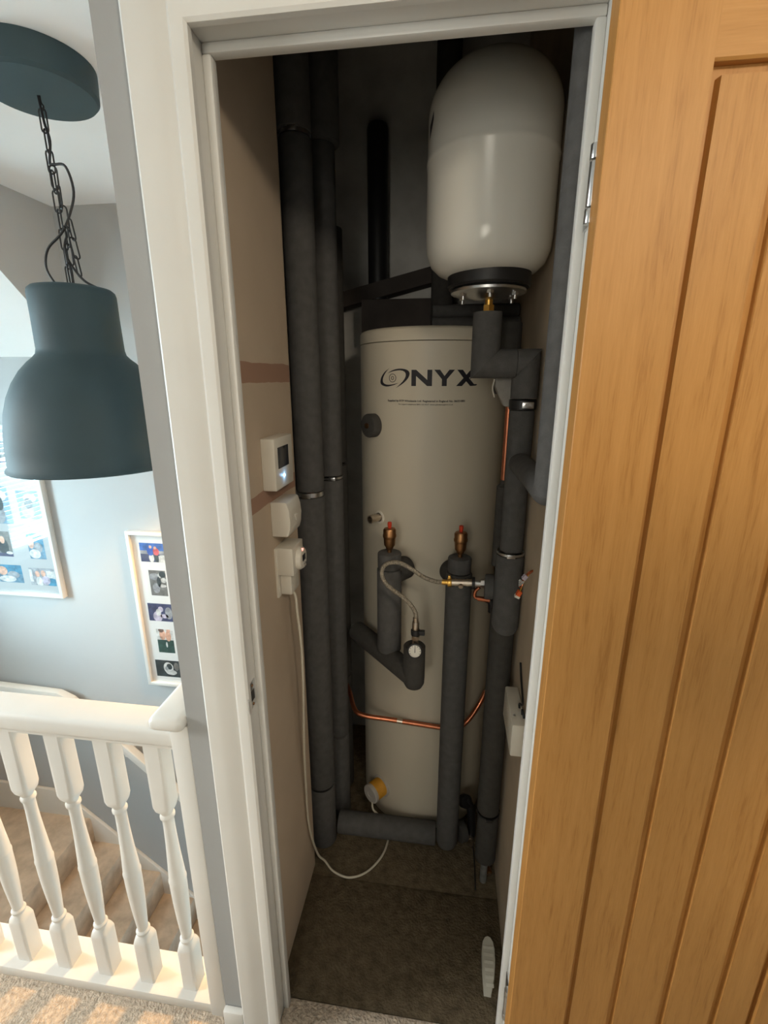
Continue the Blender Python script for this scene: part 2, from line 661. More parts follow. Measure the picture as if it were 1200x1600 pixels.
def hrail(pts, y0, y1, h):
    poly = [(p[0], p[1]) for p in pts] + [(p[0], p[1] - h) for p in reversed(pts)]
    prism(bm, poly, 'y', y0, y1, bev=0.008)


hrail([(XW + .005, -0.262), (-1.93, -0.290), (-1.845, -0.330), (-1.0, -1.17), (-0.2, -1.97)], 1.415, 1.462, 0.062)
obj('rail', bm, M['gloss'], hr)
for px, pz in ((-2.45, -0.33), (-1.55, -0.70)):
    bm = B()
    box(bm, px - 0.02, px + 0.02, 1.44, 1.499, pz - 0.04, pz + 0.0, 0.004)
    obj('bracket', bm, M['gloss'], hr)

# ------------------------------------------------------------------ door lining, stop, architrave
bm = B()
box(bm, -0.022, 0.0, -0.004, 0.056, 0.0, H + 0.022, 0.0015)
box(bm, W, W + 0.022, -0.004, 0.10, 0.0, H + 0.022, 0.0015)
box(bm, 0.0, W, -0.004, 0.056, H, H + 0.022, 0.0015)
lin = struct('trim_3', bm, M['gloss'])
bm = B()
sd, sw, sb = 0.0368, 0.0132, 0.0557
box(bm, -0.0005, sw, sd, sb, 0.0, H - sw + .0005, 0.003)
box(bm, W - sw, W + .0005, sd, sb, 0.0, H - sw + .0005, 0.003)
box(bm, 0.0, W, sd, sb, H - sw, H + .0005, 0.003)
obj('door_stop', bm, M['gloss'], lin)
# moulded architrave, mitred, as one swept profile
prof = [(0.006, 0.0), (0.006, -0.010), (0.002, -0.0135), (-0.006, -0.0145), (-0.016, -0.0135), (-0.021, -0.0095), (-0.028, -0.0105), (-0.040, -0.0155), (-0.060, -0.0185), (-0.078, -0.0185), (-0.083, -0.014), (-0.083, 0.0)]
bm = B()
rows = []
for (sx, base) in (('l', 0), ('tl', 1), ('tr', 2), ('r', 3)):
    row = []
    for (o_, y_) in prof:
        if sx == 'l': p = (o_, y_, 0.0)
        elif sx == 'tl': p = (o_, y_, H - o_)
        elif sx == 'tr': p = (W - o_, y_, H - o_)
        else: p = (W - o_, y_, 0.0)
        row.append(bm.verts.new(p))
    rows.append(row)
for a, b in zip(rows, rows[1:]):
    for i in range(len(prof) - 1):
        bm.faces.new((a[i], a[i + 1], b[i + 1], b[i]))
struct('trim_1', bm, M['gloss'], ang=25)
# skirting block on the pier
bm = B()
box(bm, XL - 0.0, -0.083, -0.016, 0.0, 0.0, 0.052, 0.004)
box(bm, W + 0.085, EX1, -0.016, 0.0, 0.0, 0.12, 0.004)
struct('baseboard_front', bm, M['gloss'])

# strike plate with its lip on the left lining
sp = thing('strike_plate', (0.0, 0.014, 0.943), 'worn steel latch strike plate let into the left door lining', 'strike plate')
bm = B()
box(bm, -0.0005, 0.0015, 0.003, 0.031, 0.918, 0.974, 0.0005)
obj('plate', bm, M['steel'], sp)
bm = B()
box(bm, -0.0003, 0.0018, 0.010, 0.024, 0.934, 0.956)
tag(obj('latch_hole', bm, M['black'], sp), 'dark latch hole')
bm = B()
prism(bm, [(0.0015, 0.003), (0.0015, -0.001), (0.004, -0.008), (0.010, -0.0155), (0.0085, -0.017), (0.002, -0.009), (-0.0005, 0.0)], 'z', 0.927, 0.956)
obj('lip', bm, M['steel'], sp)
for z in (0.925, 0.966):
    bm = B()
    lathe(bm, [(0.0032, 0), (0.0025, 0.0012), (0.0, 0.0014)], (0.0014, 0.017, z), (1, 0, 0), 12)
    obj('screw', bm, M['brass'], sp)

# ------------------------------------------------------------------ the oak door, folded right back
DX0, DW, DZ0, DZ1 = 0.526, 0.535, 0.012, 1.985
DY0, DY1 = -0.060, -0.025      # visible face, back face
st = 0.107
door = bpy.data.objects.new('door_1', None)
COL.objects.link(door)
door.location = (DX0, -0.042, DZ0)
tag(door, 'oak boarded door folded back beside the cupboard opening', None, None, 'structure')
pb, pt = 0.21, 1.868
ch = 0.0065


def chamfer_bar(x0, x1, z0, z1, sides, m, name, depth=0.0065):
    """a board whose chosen front edges are chamfered"""
    bm = B()
    box(bm, x0, x1, DY0, DY1, z0, z1)
    for v in bm.verts:
        pass
    es = []
    for e in bm.edges:
        a, b = e.verts[0].co, e.verts[1].co
        if abs(a.y - DY0) > 1e-5 or abs(b.y - DY0) > 1e-5:
            continue
        if 'l' in sides and abs(a.x - x0) < 1e-5 and abs(b.x - x0) < 1e-5: es.append(e)
        if 'r' in sides and abs(a.x - x1) < 1e-5 and abs(b.x - x1) < 1e-5: es.append(e)
        if 'b' in sides and abs(a.z - z0) < 1e-5 and abs(b.z - z0) < 1e-5: es.append(e)
        if 't' in sides and abs(a.z - z1) < 1e-5 and abs(b.z - z1) < 1e-5: es.append(e)
    if es:
        bmesh.ops.bevel(bm, geom=es, offset=depth, segments=1, profile=0.5, affect='EDGES')
    return obj(name, bm, m, door)


chamfer_bar(DX0, DX0 + st - 0.003, DZ0, DZ1, 'l', M['oakv'], 'stile', 0.0012)
chamfer_bar(DX0 + DW - st + 0.005, DX0 + DW, DZ0, DZ1, 'r', M['oakv'], 'stile', 0.0012)
chamfer_bar(DX0 + st - 0.003, DX0 + DW - st + 0.005, pt, DZ1, 'b', M['oakh'], 'rail', 0.0025)
chamfer_bar(DX0 + st - 0.003, DX0 + DW - st + 0.005, DZ0, pb, 't', M['oakh'], 'rail', 0.0025)
# boarded panel with V grooves, in one profile
gx = [DX0 + st - 0.003, 0.7155, 0.804, 0.8925, DX0 + DW - st + 0.005]
gx = [g for g in gx]
py = DY0 + 0.0035
poly = []
for i, g in enumerate(gx):
    if i == 0:
        poly += [(g, DY1 - 0.008), (g, py + 0.009), (g + 0.0085, py + 0.009), (g + 0.0112, py)]
    elif i == len(gx) - 1:
        poly += [(g - 0.0105, py), (g - 0.006, py + 0.009), (g, py + 0.009), (g, DY1 - 0.008)]
    else:
        poly += [(g - 0.0068, py), (g - 0.0050, py + 0.0075), (g + 0.0042, py + 0.0085), (g + 0.0062, py)]
bm = B()
prism(bm, poly, 'z', pb - 0.001, pt - 0.012)
box(bm, gx[0], gx[-1], py + 0.009, DY1 - 0.008, pt - 0.012, pt + 0.001)
obj('boarded_panel', bm, M['oakv'], door)
# hinges on the jamb edge
for zc in (1.771, 0.25):
    bm = B()
    cyl(bm, (0.5285, -0.016, zc - 0.044), (0.5285, -0.016, zc - 0.027), 0.0075, 16, bev=0.001)
    cyl(bm, (0.5285, -0.016, zc - 0.025), (0.5285, -0.016, zc + 0.025), 0.0068, 16, bev=0.001)
    cyl(bm, (0.5285, -0.016, zc + 0.027), (0.5285, -0.016, zc + 0.044), 0.0075, 16, bev=0.001)
    box(bm, 0.529, 0.533, -0.022, 0.018, zc - 0.044, zc + 0.044, 0.0005)
    obj('hinge', bm, M['steel'], door)

# ------------------------------------------------------------------ banister
ban = thing('banister', (-0.55, 0.045, 0.0), 'white painted banister with turned balusters guarding the stairwell', 'banister')
bm = B()
box(bm, XW + 0.4, -0.136, 0.004, 0.100, -0.004, 0.030, 0.006)
obj('base_rail', bm, M['gloss'], ban)
bm = B()
poly = [(0.021, 0.788), (0.020, 0.799), (0.012, 0.803), (0.008, 0.810), (0.008, 0.833), (0.011, 0.841), (0.019, 0.8455), (0.073, 0.8455), (0.081, 0.841), (0.084, 0.833), (0.084, 0.810), (0.080, 0.803), (0.072, 0.799), (0.071, 0.788)]
prism(bm, poly, 'x', XW + 0.4, -0.176)
obj('top_rail', bm, M['gloss'], ban, ang=48)
bm = B()
box(bm, -0.177, -0.1345, 0.0, 0.105, -0.004, 0.868, 0.005)
obj('newel', bm, M['gloss'], ban)
bm = B()
box(bm, -0.208, -0.1345, -0.022, 0.125, 0.866, 0.897, 0.014, 4)
obj('newel_cap', bm, M['gloss'], ban)


def sq(hw, z, n=32, e=None):
    pts = []
    for i in range(n):
        a = 2 * PI * (i + 0.5) / n
        c, s = math.cos(a), math.sin(a)
        k = hw / max(abs(c), abs(s))
        pts.append((c * k, s * k, z))
    return pts


def circ(r, z, n=32):
    return [(math.cos(2 * PI * (i + 0.5) / n) * r, math.sin(2 * PI * (i + 0.5) / n) * r, z) for i in range(n)]


def blend_ring(hw, r, t, z):
    return [(a[0] * (1 - t) + b[0] * t, a[1] * (1 - t) + b[1] * t, z) for a, b in zip(sq(hw, z), circ(r, z))]


hw = 0.0205
rings = [sq(hw, 0.030), sq(hw, 0.160), blend_ring(hw, 0.0205, 0.6, 0.172), circ(0.0150, 0.180), circ(0.0138, 0.184), circ(0.0165, 0.190), circ(0.0165, 0.194), circ(0.0125, 0.199)]
for i in range(10):
    t = i / 9
    rings.append(circ(0.0125 + 0.0070 * math.sin(t * PI * 0.5), 0.205 + t * 0.175))
rings += [circ(0.0203, 0.386), circ(0.0203, 0.390), circ(0.0190, 0.395)]
for i in range(1, 11):
    t = i / 10
    rings.append(circ(0.0192 - 0.0068 * math.sin(t * PI * 0.5), 0.395 + t * 0.175))
rings += [circ(0.0162, 0.578), circ(0.0162, 0.583), circ(0.0130, 0.589), circ(0.0150, 0.595), blend_ring(hw, 0.0205, 0.6, 0.604), sq(hw, 0.617), sq(hw, 0.790)]
bal_x = [-0.2435 - 0.1187 * i for i in range(9)]
first = None
for i, bx in enumerate(bal_x):
    if first is None:
        bm = B()
        vr = [[bm.verts.new((bx + p[0], 0.0445 + p[1], p[2])) for p in rg] for rg in rings]
        for a, b in zip(vr, vr[1:]):
            for j in range(32):
                q = (j + 1) % 32
                bm.faces.new((a[j], a[q], b[q], b[j]))
        bm.faces.new(vr[0][::-1])
        bm.faces.new(vr[-1])
        first = obj('baluster', bm, M['gloss'], ban)
    else:
        o = first.copy()
        COL.objects.link(o)
        o.parent = ban
        o.location = (bx - bal_x[0], 0, 0)

# ------------------------------------------------------------------ pendant lamp over the stairwell
LX, LY = -0.700, 0.580
pen = thing('pendant_lamp', (LX, LY, 1.28), 'large dark grey metal pendant lamp hanging by a chain over the stairwell', 'lamp')
bm = B()
lathe(bm, [(0.0, 0.0), (0.10, 0.0), (0.128, 0.002), (0.135, 0.010), (0.137, 0.055), (0.137, 0.070)], (LX, LY, CEIL - 0.0705), (0, 0, 1), 64)
obj('ceiling_canopy', bm, M['lampg'], pen)
bm = B()
tube(bm, [(LX, LY, CEIL - .069), (LX + .001, LY, CEIL - .085), (LX + .006, LY, CEIL - .094), (LX + .002, LY, CEIL - .102), (LX - .004, LY, CEIL - .096)], 0.0022, 8)
obj('hook', bm, M['black'], pen)


def link(bm, c, ang, tilt=0.0, L=0.054, w=0.0165, r=0.0021):
    pts = []
    hl, hwid = L / 2 - w / 2, w / 2
    for i in range(7):
        a = PI * i / 6
        pts.append((math.cos(a) * hwid, hl + math.sin(a) * hwid))
    for i in range(7):
        a = PI + PI * i / 6
        pts.append((math.cos(a) * hwid, -hl + math.sin(a) * hwid))
    ca, sa = math.cos(ang), math.sin(ang)
    tl = math.tan(tilt)
    P = [Vector((c[0] + p[0] * ca + p[1] * tl, c[1] + p[0] * sa, c[2] + p[1])) for p in pts]
    tube(bm, P, r, 8, smooth=False, closed=True)


bm = B()
zt = CEIL - 0.100
i = 0
z = zt - 0.024
while z > 1.80:
    link(bm, (LX, LY, z), R(15) + (i % 2) * PI / 2)
    z -= 0.0455
    i += 1
# the spare length of the chain, folded down beside the first
z = 2.045
i = 0
while z > 1.80:
    f = (2.06 - z) / 0.25
    link(bm, (LX + 0.010 + 0.014 * math.sin(f * PI), LY - 0.012, z), R(60) + (i % 2) * PI / 2, 0.03 * math.cos(f * PI))
    z -= 0.0455
    i += 1
z = 1.93
while z > 1.80:
    link(bm, (LX + 0.020, LY + 0.012, z), R(-20) + (i % 2) * PI / 2, -0.12)
    z -= 0.0455
    i += 1
obj('chain', bm, M['black'], pen)
bm = B()
tube(bm, [(LX - .004, LY, CEIL - .07), (LX + .004, LY - .004, 2.17), (LX + .013, LY - .006, 2.13), (LX + .004, LY - .008, 2.08), (LX + .016, LY - .010, 2.075), (LX + .050, LY - .012, 2.068), (LX + .062, LY - .012, 2.01), (LX + .038, LY - .012, 1.955), (LX + .004, LY - .010, 1.915), (LX - .045, LY - .008, 1.88), (LX - .062, LY - .006, 1.835), (LX - .045, LY - .004, 1.795), (LX - .030, LY, 1.782)], 0.0032, 10)
obj('flex', bm, M['black'], pen)
bm = B()
tube(bm, [(LX + .012, LY + .01, 1.93), (LX + .002, LY - .004, 1.88), (LX + .018, LY - .010, 1.84), (LX + .045, LY - .004, 1.80), (LX + .085, LY, 1.778)], 0.0032, 10)
obj('flex', bm, M['black'], pen)
zr = 1.283
outer = [(0.0, 0.500), (0.085, 0.500), (0.098, 0.497), (0.106, 0.490), (0.1085, 0.480), (0.1085, 0.420), (0.110, 0.335), (0.113, 0.322), (0.122, 0.312), (0.136, 0.300), (0.158, 0.276), (0.180, 0.243), (0.198, 0.205), (0.212, 0.160), (0.221, 0.110), (0.226, 0.060), (0.228, 0.014), (0.233, 0.008), (0.236, 0.003), (0.234, 0.0), (0.229, 0.001)]
inner = [(r - 0.003, h) for r, h in reversed(outer[8:17])] + [(0.107, 0.33), (0.105, 0.47), (0.0, 0.48)]
bm = B()
lathe(bm, outer, (LX, LY, zr), (0, 0, 1), 72, 0, cap=False)
lathe(bm, [(0.229, 0.001)] + inner, (LX, LY, zr), (0, 0, 1), 72, 1, cap=False)
obj('shade', bm, [M['lampg'], M['lampi']], pen, ang=60)
bm = B()
lathe(bm, [(0.02, 0.40), (0.022, 0.34), (0.018, 0.335), (0.03, 0.29), (0.032, 0.26), (0.022, 0.23), (0.0, 0.222)], (LX, LY, zr), (0, 0, 1), 24)
obj('bulb', bm, M['plastic'], pen)

# ------------------------------------------------------------------ picture frames on the back wall
YF = YB


def rect(bm, x0, x1, z0, z1, y, mi):
    v = [bm.verts.new((x0, y, z0)), bm.verts.new((x1, y, z0)), bm.verts.new((x1, y, z1)), bm.verts.new((x0, y, z1))]
    bm.faces.new(v).material_index = mi


def blob(bm, cx, cz, rx, rz, y, mi, n=18, clip=None):
    vs = []
    for i in range(n):
        a = 2 * PI * i / n
        x, z = cx + rx * math.cos(a), cz + rz * math.sin(a)
        if clip:
            x = min(max(x, clip[0]), clip[1])
            z = min(max(z, clip[2]), clip[3])
        vs.append(bm.verts.new((x, y, z)))
    bm.faces.new(vs).material_index = mi


def photo(parent, x0, x1, z0, z1, y, kind, label):
    """a flat print: plain areas of colour standing for the picture's masses"""
    bm = B()
    w, h = x1 - x0, z1 - z0
    cl = (x0, x1, z0, z1)
    mats = []

    def mi(n):
        if M[n] not in mats:
            mats.append(M[n])
        return mats.index(M[n])

    def r(a, b, c, d, n, k=1):
        rect(bm, x0 + a * w, x0 + b * w, z0 + c * h, z0 + d * h, y - 0.0001 * k, mi(n))

    def e(a, c, rx, rz, n, k=2):
        blob(bm, x0 + a * w, z0 + c * h, rx * w, rz * h, y - 0.0001 * k, mi(n), clip=cl)
    if kind == 'couple_outdoors':
        r(0, 1, 0, 1, 'p_sky', 0); r(0, 1, 0.40, 0.60, 'p_mid'); r(0, 1, 0, 0.42, 'p_navy', 2)
        e(.85, .15, .22, .25, 'p_light', 3)
        e(.42, .22, .10, .24, 'p_light', 4); e(.62, .20, .08, .24, 'p_dark', 4)
        e(.40, .56, .13, .22, 'p_blue', 5); e(.62, .56, .12, .20, 'p_pink', 5)
        e(.42, .80, .055, .08, 'p_skin', 6); e(.60, .76, .055, .08, 'p_skin', 6)
    elif kind == 'mono':
        r(0, 1, 0, 1, 'p_grey', 0)
        e(.3, .75, .28, .14, 'p_mid'); e(.62, .80, .10, .09, 'p_light', 2); e(.75, .40, .22, .06, 'p_light', 3)
        e(.35, .30, .22, .20, 'p_mid', 2); e(.85, .62, .16, .10, 'p_light', 4); e(.8, .85, .2, .12, 'p_dark', 3); e(.55, .55, .12, .2, 'p_dark', 3)
    elif kind == 'couple_night':
        r(0, 1, 0, 1, 'p_navy', 0)
        e(.35, .25, .18, .30, 'p_lilac'); e(.50, .68, .10, .16, 'p_lilac', 2); e(.62, .30, .16, .12, 'p_lilac', 2); e(.80, .48, .14, .34, 'p_mid', 2)
        e(.40, .50, .10, .2, 'p_light', 3)
    elif kind == 'couple_close':
        r(0, 1, 0, 1, 'p_light', 0); r(0, 1, 0, .55, 'p_green', 1)
        e(.35, .78, .18, .24, 'p_skin', 2); e(.70, .72, .17, .22, 'p_skin', 3); e(.30, .96, .17, .10, 'p_brown', 4); e(.74, .96, .12, .10, 'p_skin', 4)
        e(.55, .35, .05, .12, 'p_light', 3)
    elif kind == 'mono_face':
        r(0, 1, 0, 1, 'p_dark', 0)
        e(.52, .55, .20, .34, 'p_light', 1); e(.56, .62, .12, .18, 'p_dark', 2); e(.62, .28, .22, .16, 'p_light', 3); e(.85, .65, .10, .25, 'p_grey', 2); e(.45, .5, .06, .12, 'p_mid', 4)
    elif kind == 'sea':
        r(0, 1, 0, 1, 'p_teal', 0); r(0, 1, 0, .5, 'p_sea', 1); e(.62, .45, .25, .20, 'p_mid', 2); e(.2, .65, .2, .25, 'p_skin', 3); e(.35, .2, .35, .18, 'p_light', 3)
    elif kind == 'indoors':
        r(0, 1, 0, 1, 'p_mid', 0); r(.68, 1, .4, .85, 'p_light', 1); r(0, .12, .2, .9, 'p_light', 1); e(.85, .2, .25, .25, 'p_teal', 2)
        e(.32, .65, .09, .18, 'p_skin', 3); e(.55, .7, .09, .18, 'p_skin', 3); e(.35, .2, .13, .3, 'p_light', 3); e(.62, .3, .16, .25, 'p_lilac', 3)
    elif kind == 'portrait':
        r(0, 1, 0, 1, 'p_grey', 0); e(.5, .4, .32, .35, 'p_dark', 1); e(.5, .66, .15, .15, 'p_skin', 2); r(0, 1, 0, .14, 'p_navy', 3); e(.8, .15, .2, .06, 'p_light', 4)
    else:
        r(0, 1, 0, 1, 'p_sea', 0); e(.4, .3, .3, .3, 'p_mid', 1); e(.6, .75, .3, .15, 'p_light', 1); e(.5, .55, .2, .2, 'p_dark', 2)
    o = obj('photo', bm, mats, parent, norm=False)
    o['label'] = label
    return o


def frame(name, x0, x1, z0, z1, fw, depth, label, photos, board='mat'):
    t = thing(name, ((x0 + x1) / 2, YF, z0), label, 'picture frame')
    bm = B()
    for (a, b, c, d) in ((x0, x0 + fw, z0, z1), (x1 - fw, x1, z0, z1), (x0 + fw, x1 - fw, z0, z0 + fw), (x0 + fw, x1 - fw, z1 - fw, z1)):
        box(bm, a, b, YF - depth, YF - 0.0005, c, d, 0.0015)
    obj('frame', bm, M['frame'], t)
    bm = B()
    box(bm, x0 + fw - .001, x1 - fw + .001, YF - 0.012, YF - 0.004, z0 + fw - .001, z1 - fw + .001)
    obj('mat_board', bm, M[board], t)
    for p in photos:
        photo(t, p[0], p[1], p[2], p[3], YF - 0.0122, p[4], p[5])
    bm = B()
    box(bm, x0 + fw - .001, x1 - fw + .001, YF - 0.0165, YF - 0.0145, z0 + fw - .001, z1 - fw + .001)
    obj('glass', bm, M['glass'], t)
    return t


frame('picture_frame', -1.353, -1.075, -0.212, 0.747, 0.020, 0.030, 'tall narrow white frame of five stacked photos, right of the other frame', [
    (-1.290, -1.138, 0.570, 0.680, 'couple_outdoors', 'photo of two people in blue and pink jackets outdoors'),
    (-1.258, -1.158, 0.368, 0.521, 'mono', 'black and white upright photo'),
    (-1.294, -1.140, 0.208, 0.318, 'couple_night', 'dark photo of two people in white'),
    (-1.264, -1.163, 0.004, 0.156, 'couple_close', 'upright photo of two people close together in dark tops'),
    (-1.299, -1.146, -0.158, -0.048, 'mono_face', 'black and white photo of a face')])
frame('picture_frame.001', -2.46, -1.800, 0.320, 1.305, 0.020, 0.034, 'wide white multi-photo frame partly behind the pendant lamp, window blind mirrored in glass', [
    (-2.009, -1.846, 0.386, 0.494, 'indoors', 'photo of two people indoors'),
    (-2.213, -2.054, 0.394, 0.504, 'sea', 'photo with blue sea'),
    (-1.978, -1.876, 0.550, 0.705, 'sea', 'upright blue photo'),
    (-2.19, -2.085, 0.556, 0.708, 'portrait', 'upright dark photo of a person'),
    (-2.17, -2.036, 0.755, 0.972, 'rocks', 'tall blue grey photo'),
    (-1.985, -1.85, 0.79, 0.95, 'rocks', 'blue grey photo'),
    (-2.15, -1.99, 1.10, 1.22, 'portrait', 'dark photo at the top'),
    (-2.38, -2.24, 0.80, 0.95, 'sea', 'blue photo'), (-2.38, -2.24, 1.05, 1.2, 'mono', 'grey photo')], 'mat_dim')

# ------------------------------------------------------------------ hot water cylinder
TX, TY, TR, TT = 0.308, 0.800, 0.225, 1.672
wc = thing('water_cylinder', (TX, TY, 0.0), 'tall cream hot water cylinder standing at the back of the cupboard', 'water cylinder')
bm = B()
lathe(bm, [(0.0, 0.0), (TR - .006, 0.0), (TR, 0.006), (TR, 1.6335), (TR - .004, 1.634)], (TX, TY, 0), (0, 0, 1), 128)
obj('cylinder_body', bm, M['tank'], wc)
bm = B()
lathe(bm, [(TR - .004, 1.6352), (TR + .0005, 1.6358), (TR + .0005, 1.662), (TR - .003, 1.668), (TR - .010, 1.6715), (TR - .03, 1.6735), (0, 1.6745)], (TX, TY, 0), (0, 0, 1), 128)
obj('lid', bm, M['tank'], wc)


def on_tank(s, z, off=0.0):
    a = s / TR
    r = TR + off
    return Vector((TX + r * math.sin(a), TY - r * math.cos(a), z))


def wrap(bm, off=0.0006, step=0.006):
    """bend flat artwork (x = arc, y = height) round the cylinder"""
    xs = [v.co.x for v in bm.verts]
    x = math.floor(min(xs) / step) * step
    while x < max(xs):
        bmesh.ops.bisect_plane(bm, geom=bm.verts[:] + bm.edges[:] + bm.faces[:], plane_co=(x, 0, 0), plane_no=(1, 0, 0))
        x += step
    for v in bm.verts:
        v.co = on_tank(v.co.x, v.co.y, off)
    for f in bm.faces:
        f.smooth = True


def flat(bm, pts):
    f = bm.faces.new([bm.verts.new((p[0], p[1], 0)) for p in pts])
    bmesh.ops.triangulate(bm, faces=[f])


def strip(bm, A, Bp):
    a = [bm.verts.new((p[0], p[1], 0)) for p in A]
    b = [bm.verts.new((p[0], p[1], 0)) for p in Bp]
    for i in range(len(a) - 1):
        bm.faces.new((a[i], a[i + 1], b[i + 1], b[i]))


def EMB(p):    # emblem drawing units -> arc, height
    return (-0.1515 + (p[0] - 98) * 0.000312, 1.5600 - (p[1] - 153) * 0.000243)


bm = B()
Lo = [(205, 128), (150, 170), (112, 220), (97, 265), (102, 300), (135, 322), (180, 329), (230, 319), (270, 304), (300, 287)]
Li = [(205, 128), (166, 170), (140, 212), (127, 250), (130, 280), (150, 300), (185, 309), (228, 306), (268, 297), (300, 287)]
Ro = [(180, 187), (225, 158), (285, 138), (345, 139), (385, 155), (402, 185), (395, 225), (370, 265), (330, 305), (270, 347)]
Ri = [(180, 187), (228, 168), (280, 156), (322, 155), (352, 168), (366, 192), (364, 225), (346, 262), (316, 300), (270, 347)]


def sm2(pts):
    return [(p.x, p.y) for p in smooth_path([(q[0], q[1], 0) for q in pts], 4)]


strip(bm, [EMB(p) for p in sm2(Lo)], [EMB(p) for p in sm2(Li)])
strip(bm, [EMB(p) for p in sm2(Ro)], [EMB(p) for p in sm2(Ri)])
for rx, rz, th in ((38, 47, 6), (15, 21, 6)):
    for i in range(24):
        a0, a1 = 2 * PI * i / 24, 2 * PI * (i + 1) / 24
        q = [EMB((237 + math.cos(a) * (rx - k), 236 + math.sin(a) * (rz - k))) for a, k in ((a0, 0), (a1, 0), (a1, th), (a0, th))]
        flat(bm, q)
# N Y X
zb, zt_ = 1.5190, 1.5608
h = zt_ - zb


def letter(x0, x1, polys):
    for pl in polys:
        flat(bm, [(x0 + p[0] * (x1 - x0), zb + p[1] * h) for p in pl])


letter(-0.0513, 0.0045, [[(0, 0), (.23, 0), (.23, 1), (0, 1)], [(.77, 0), (1, 0), (1, 1), (.77, 1)], [(.23, 1), (.23, .62), (.77, 0), (.77, .38)]])
letter(0.0095, 0.0645, [[(.38, 0), (.62, 0), (.62, .42), (.38, .42)], [(.38, .42), (.50, .42), (.50, .62), (.28, 1), (0, 1)], [(.50, .42), (.62, .42), (1, 1), (.73, 1), (.50, .62)]])
letter(0.0690, 0.1260, [[(0, 0), (.29, 0), (1, 1), (.71, 1)], [(0.03, 1), (.31, 1), (.55, .62), (.40, .42)], [(.40, .42), (.55, .62), (1.0, .02), (.72, 0)], [(.72, 0), (1.06, 0.03), (1.10, .12), (.92, .12)]])
wrap(bm)
obj('brand_mark', bm, M['ink'], wc, norm=False)


def text_mesh(s, x0, x1, z, size, bold=0.0):
    cu = bpy.data.curves.new('t', 'FONT')
    cu.body = s
    cu.size = 1.0
    cu.offset = bold
    o = bpy.data.objects.new('t', cu)
    COL.objects.link(o)
    bpy.context.view_layer.update()
    me = bpy.data.meshes.new_from_object(o.evaluated_get(bpy.context.evaluated_depsgraph_get()))
    b = bmesh.new()
    b.from_mesh(me)
    bpy.data.objects.remove(o)
    bpy.data.meshes.remove(me)
    mx = max(v.co.x for v in b.verts)
    mn = min(v.co.x for v in b.verts)
    for v in b.verts:
        v.co = Vector((x0 + (v.co.x - mn) / (mx - mn) * (x1 - x0), z + v.co.y * size, 0))
    wrap(b, 0.0007, 0.02)
    return b


obj('small_print', text_mesh('Supplied by RTP Wholesale Ltd. Registered in England No. 06321883', -0.1240, 0.0965, 1.4775, 0.0072, 0.022), M['ink'], wc, norm=False)
obj('small_print', text_mesh('For support telephone 0845 123 4567  www.cylindersupport.co.uk', -0.0881, 0.0630, 1.4692, 0.0050, 0.01), M['ink'], wc, norm=False)


def radial(s):
    a = s / TR
    return Vector((math.sin(a), -math.cos(a), 0))


# foam pad over a blanked boss
d = radial(-0.180)
o = on_tank(-0.180, 1.4075, -0.004)
bm = B()
cyl(bm, o, o + d * 0.030, 0.034, 40, bev=0.004)
pad = tag(obj('foam_boss', bm, M['foamd'], wc), 'dark foam pad round a blanked boss')
bm = B()
cyl(bm, o + d * 0.030, o + d * 0.034, 0.0075, 16)
obj('boss_plug', bm, M['brass'], pad)
# side connection
d = radial(-0.158)
o = on_tank(-0.158, 1.1335, -0.002)
bm = B()
lathe(bm, [(0.016, 0), (0.0155, 0.004), (0.0125, 0.005), (0.0125, 0.0055), (0.011, 0.006), (0.011, 0.036), (0.0125, 0.0365), (0.0125, 0.041), (0.0088, 0.041), (0.0088, 0.012), (0.0, 0.012)], o, d, 28)
obj('side_connection', bm, M['nickel'], wc)
bm = B()
lathe(bm, [(0.021, 0.0), (0.020, 0.004), (0.0165, 0.0045)], o, d, 28)
obj('collar_ring', bm, M['plastic'], wc)
# immersion heater
d = radial(-0.152)
o = on_tank(-0.152, 0.122, -0.003)
bm = B()
lathe(bm, [(0.040, 0), (0.040, 0.005), (0.036, 0.0065)], o, d, 40)
imm = obj('immersion_heater', bm, M['greyp'], wc)
bm = B()
prof = [(0.0325, 0.006)]
for i in range(9):
    hgt = 0.010 + i * 0.0035
    prof += [(0.0325, hgt), (0.0312, hgt + 0.0012)]
prof += [(0.0325, 0.044), (0.0325, 0.046)]
lathe(bm, prof, o, d, 40)
tag(obj('ribbed_cap', bm, M['yellow'], imm), 'yellow ribbed cap')
bm = B()
lathe(bm, [(0.0335, 0.046), (0.0335, 0.056), (0.031, 0.0585), (0.012, 0.059), (0.011, 0.0575), (0.0, 0.0575)], o, d, 40)
tag(obj('end_cover', bm, M['greyp'], imm), 'grey end cover')
imm_end = o + d * 0.055
# capped drain spigot low on the right
bm = B()
dd = radial(0.135)
oo = on_tank(0.135, 0.315, -0.002)
lathe(bm, [(0.011, 0), (0.011, 0.012), (0.0, 0.014)], oo, dd, 20)
obj('drain_plug', bm, M['nickel'], wc)

# ------------------------------------------------------------------ foam lagged pipes


def sleeve(parent, a, b, r, m='foam', name='foam_sleeve', bev=0.004, label=None):
    bm = B()
    cyl(bm, a, b, r, 36, bev=bev)
    o = obj(name, bm, M[m], parent)
    if label:
        o['label'] = label
    return o


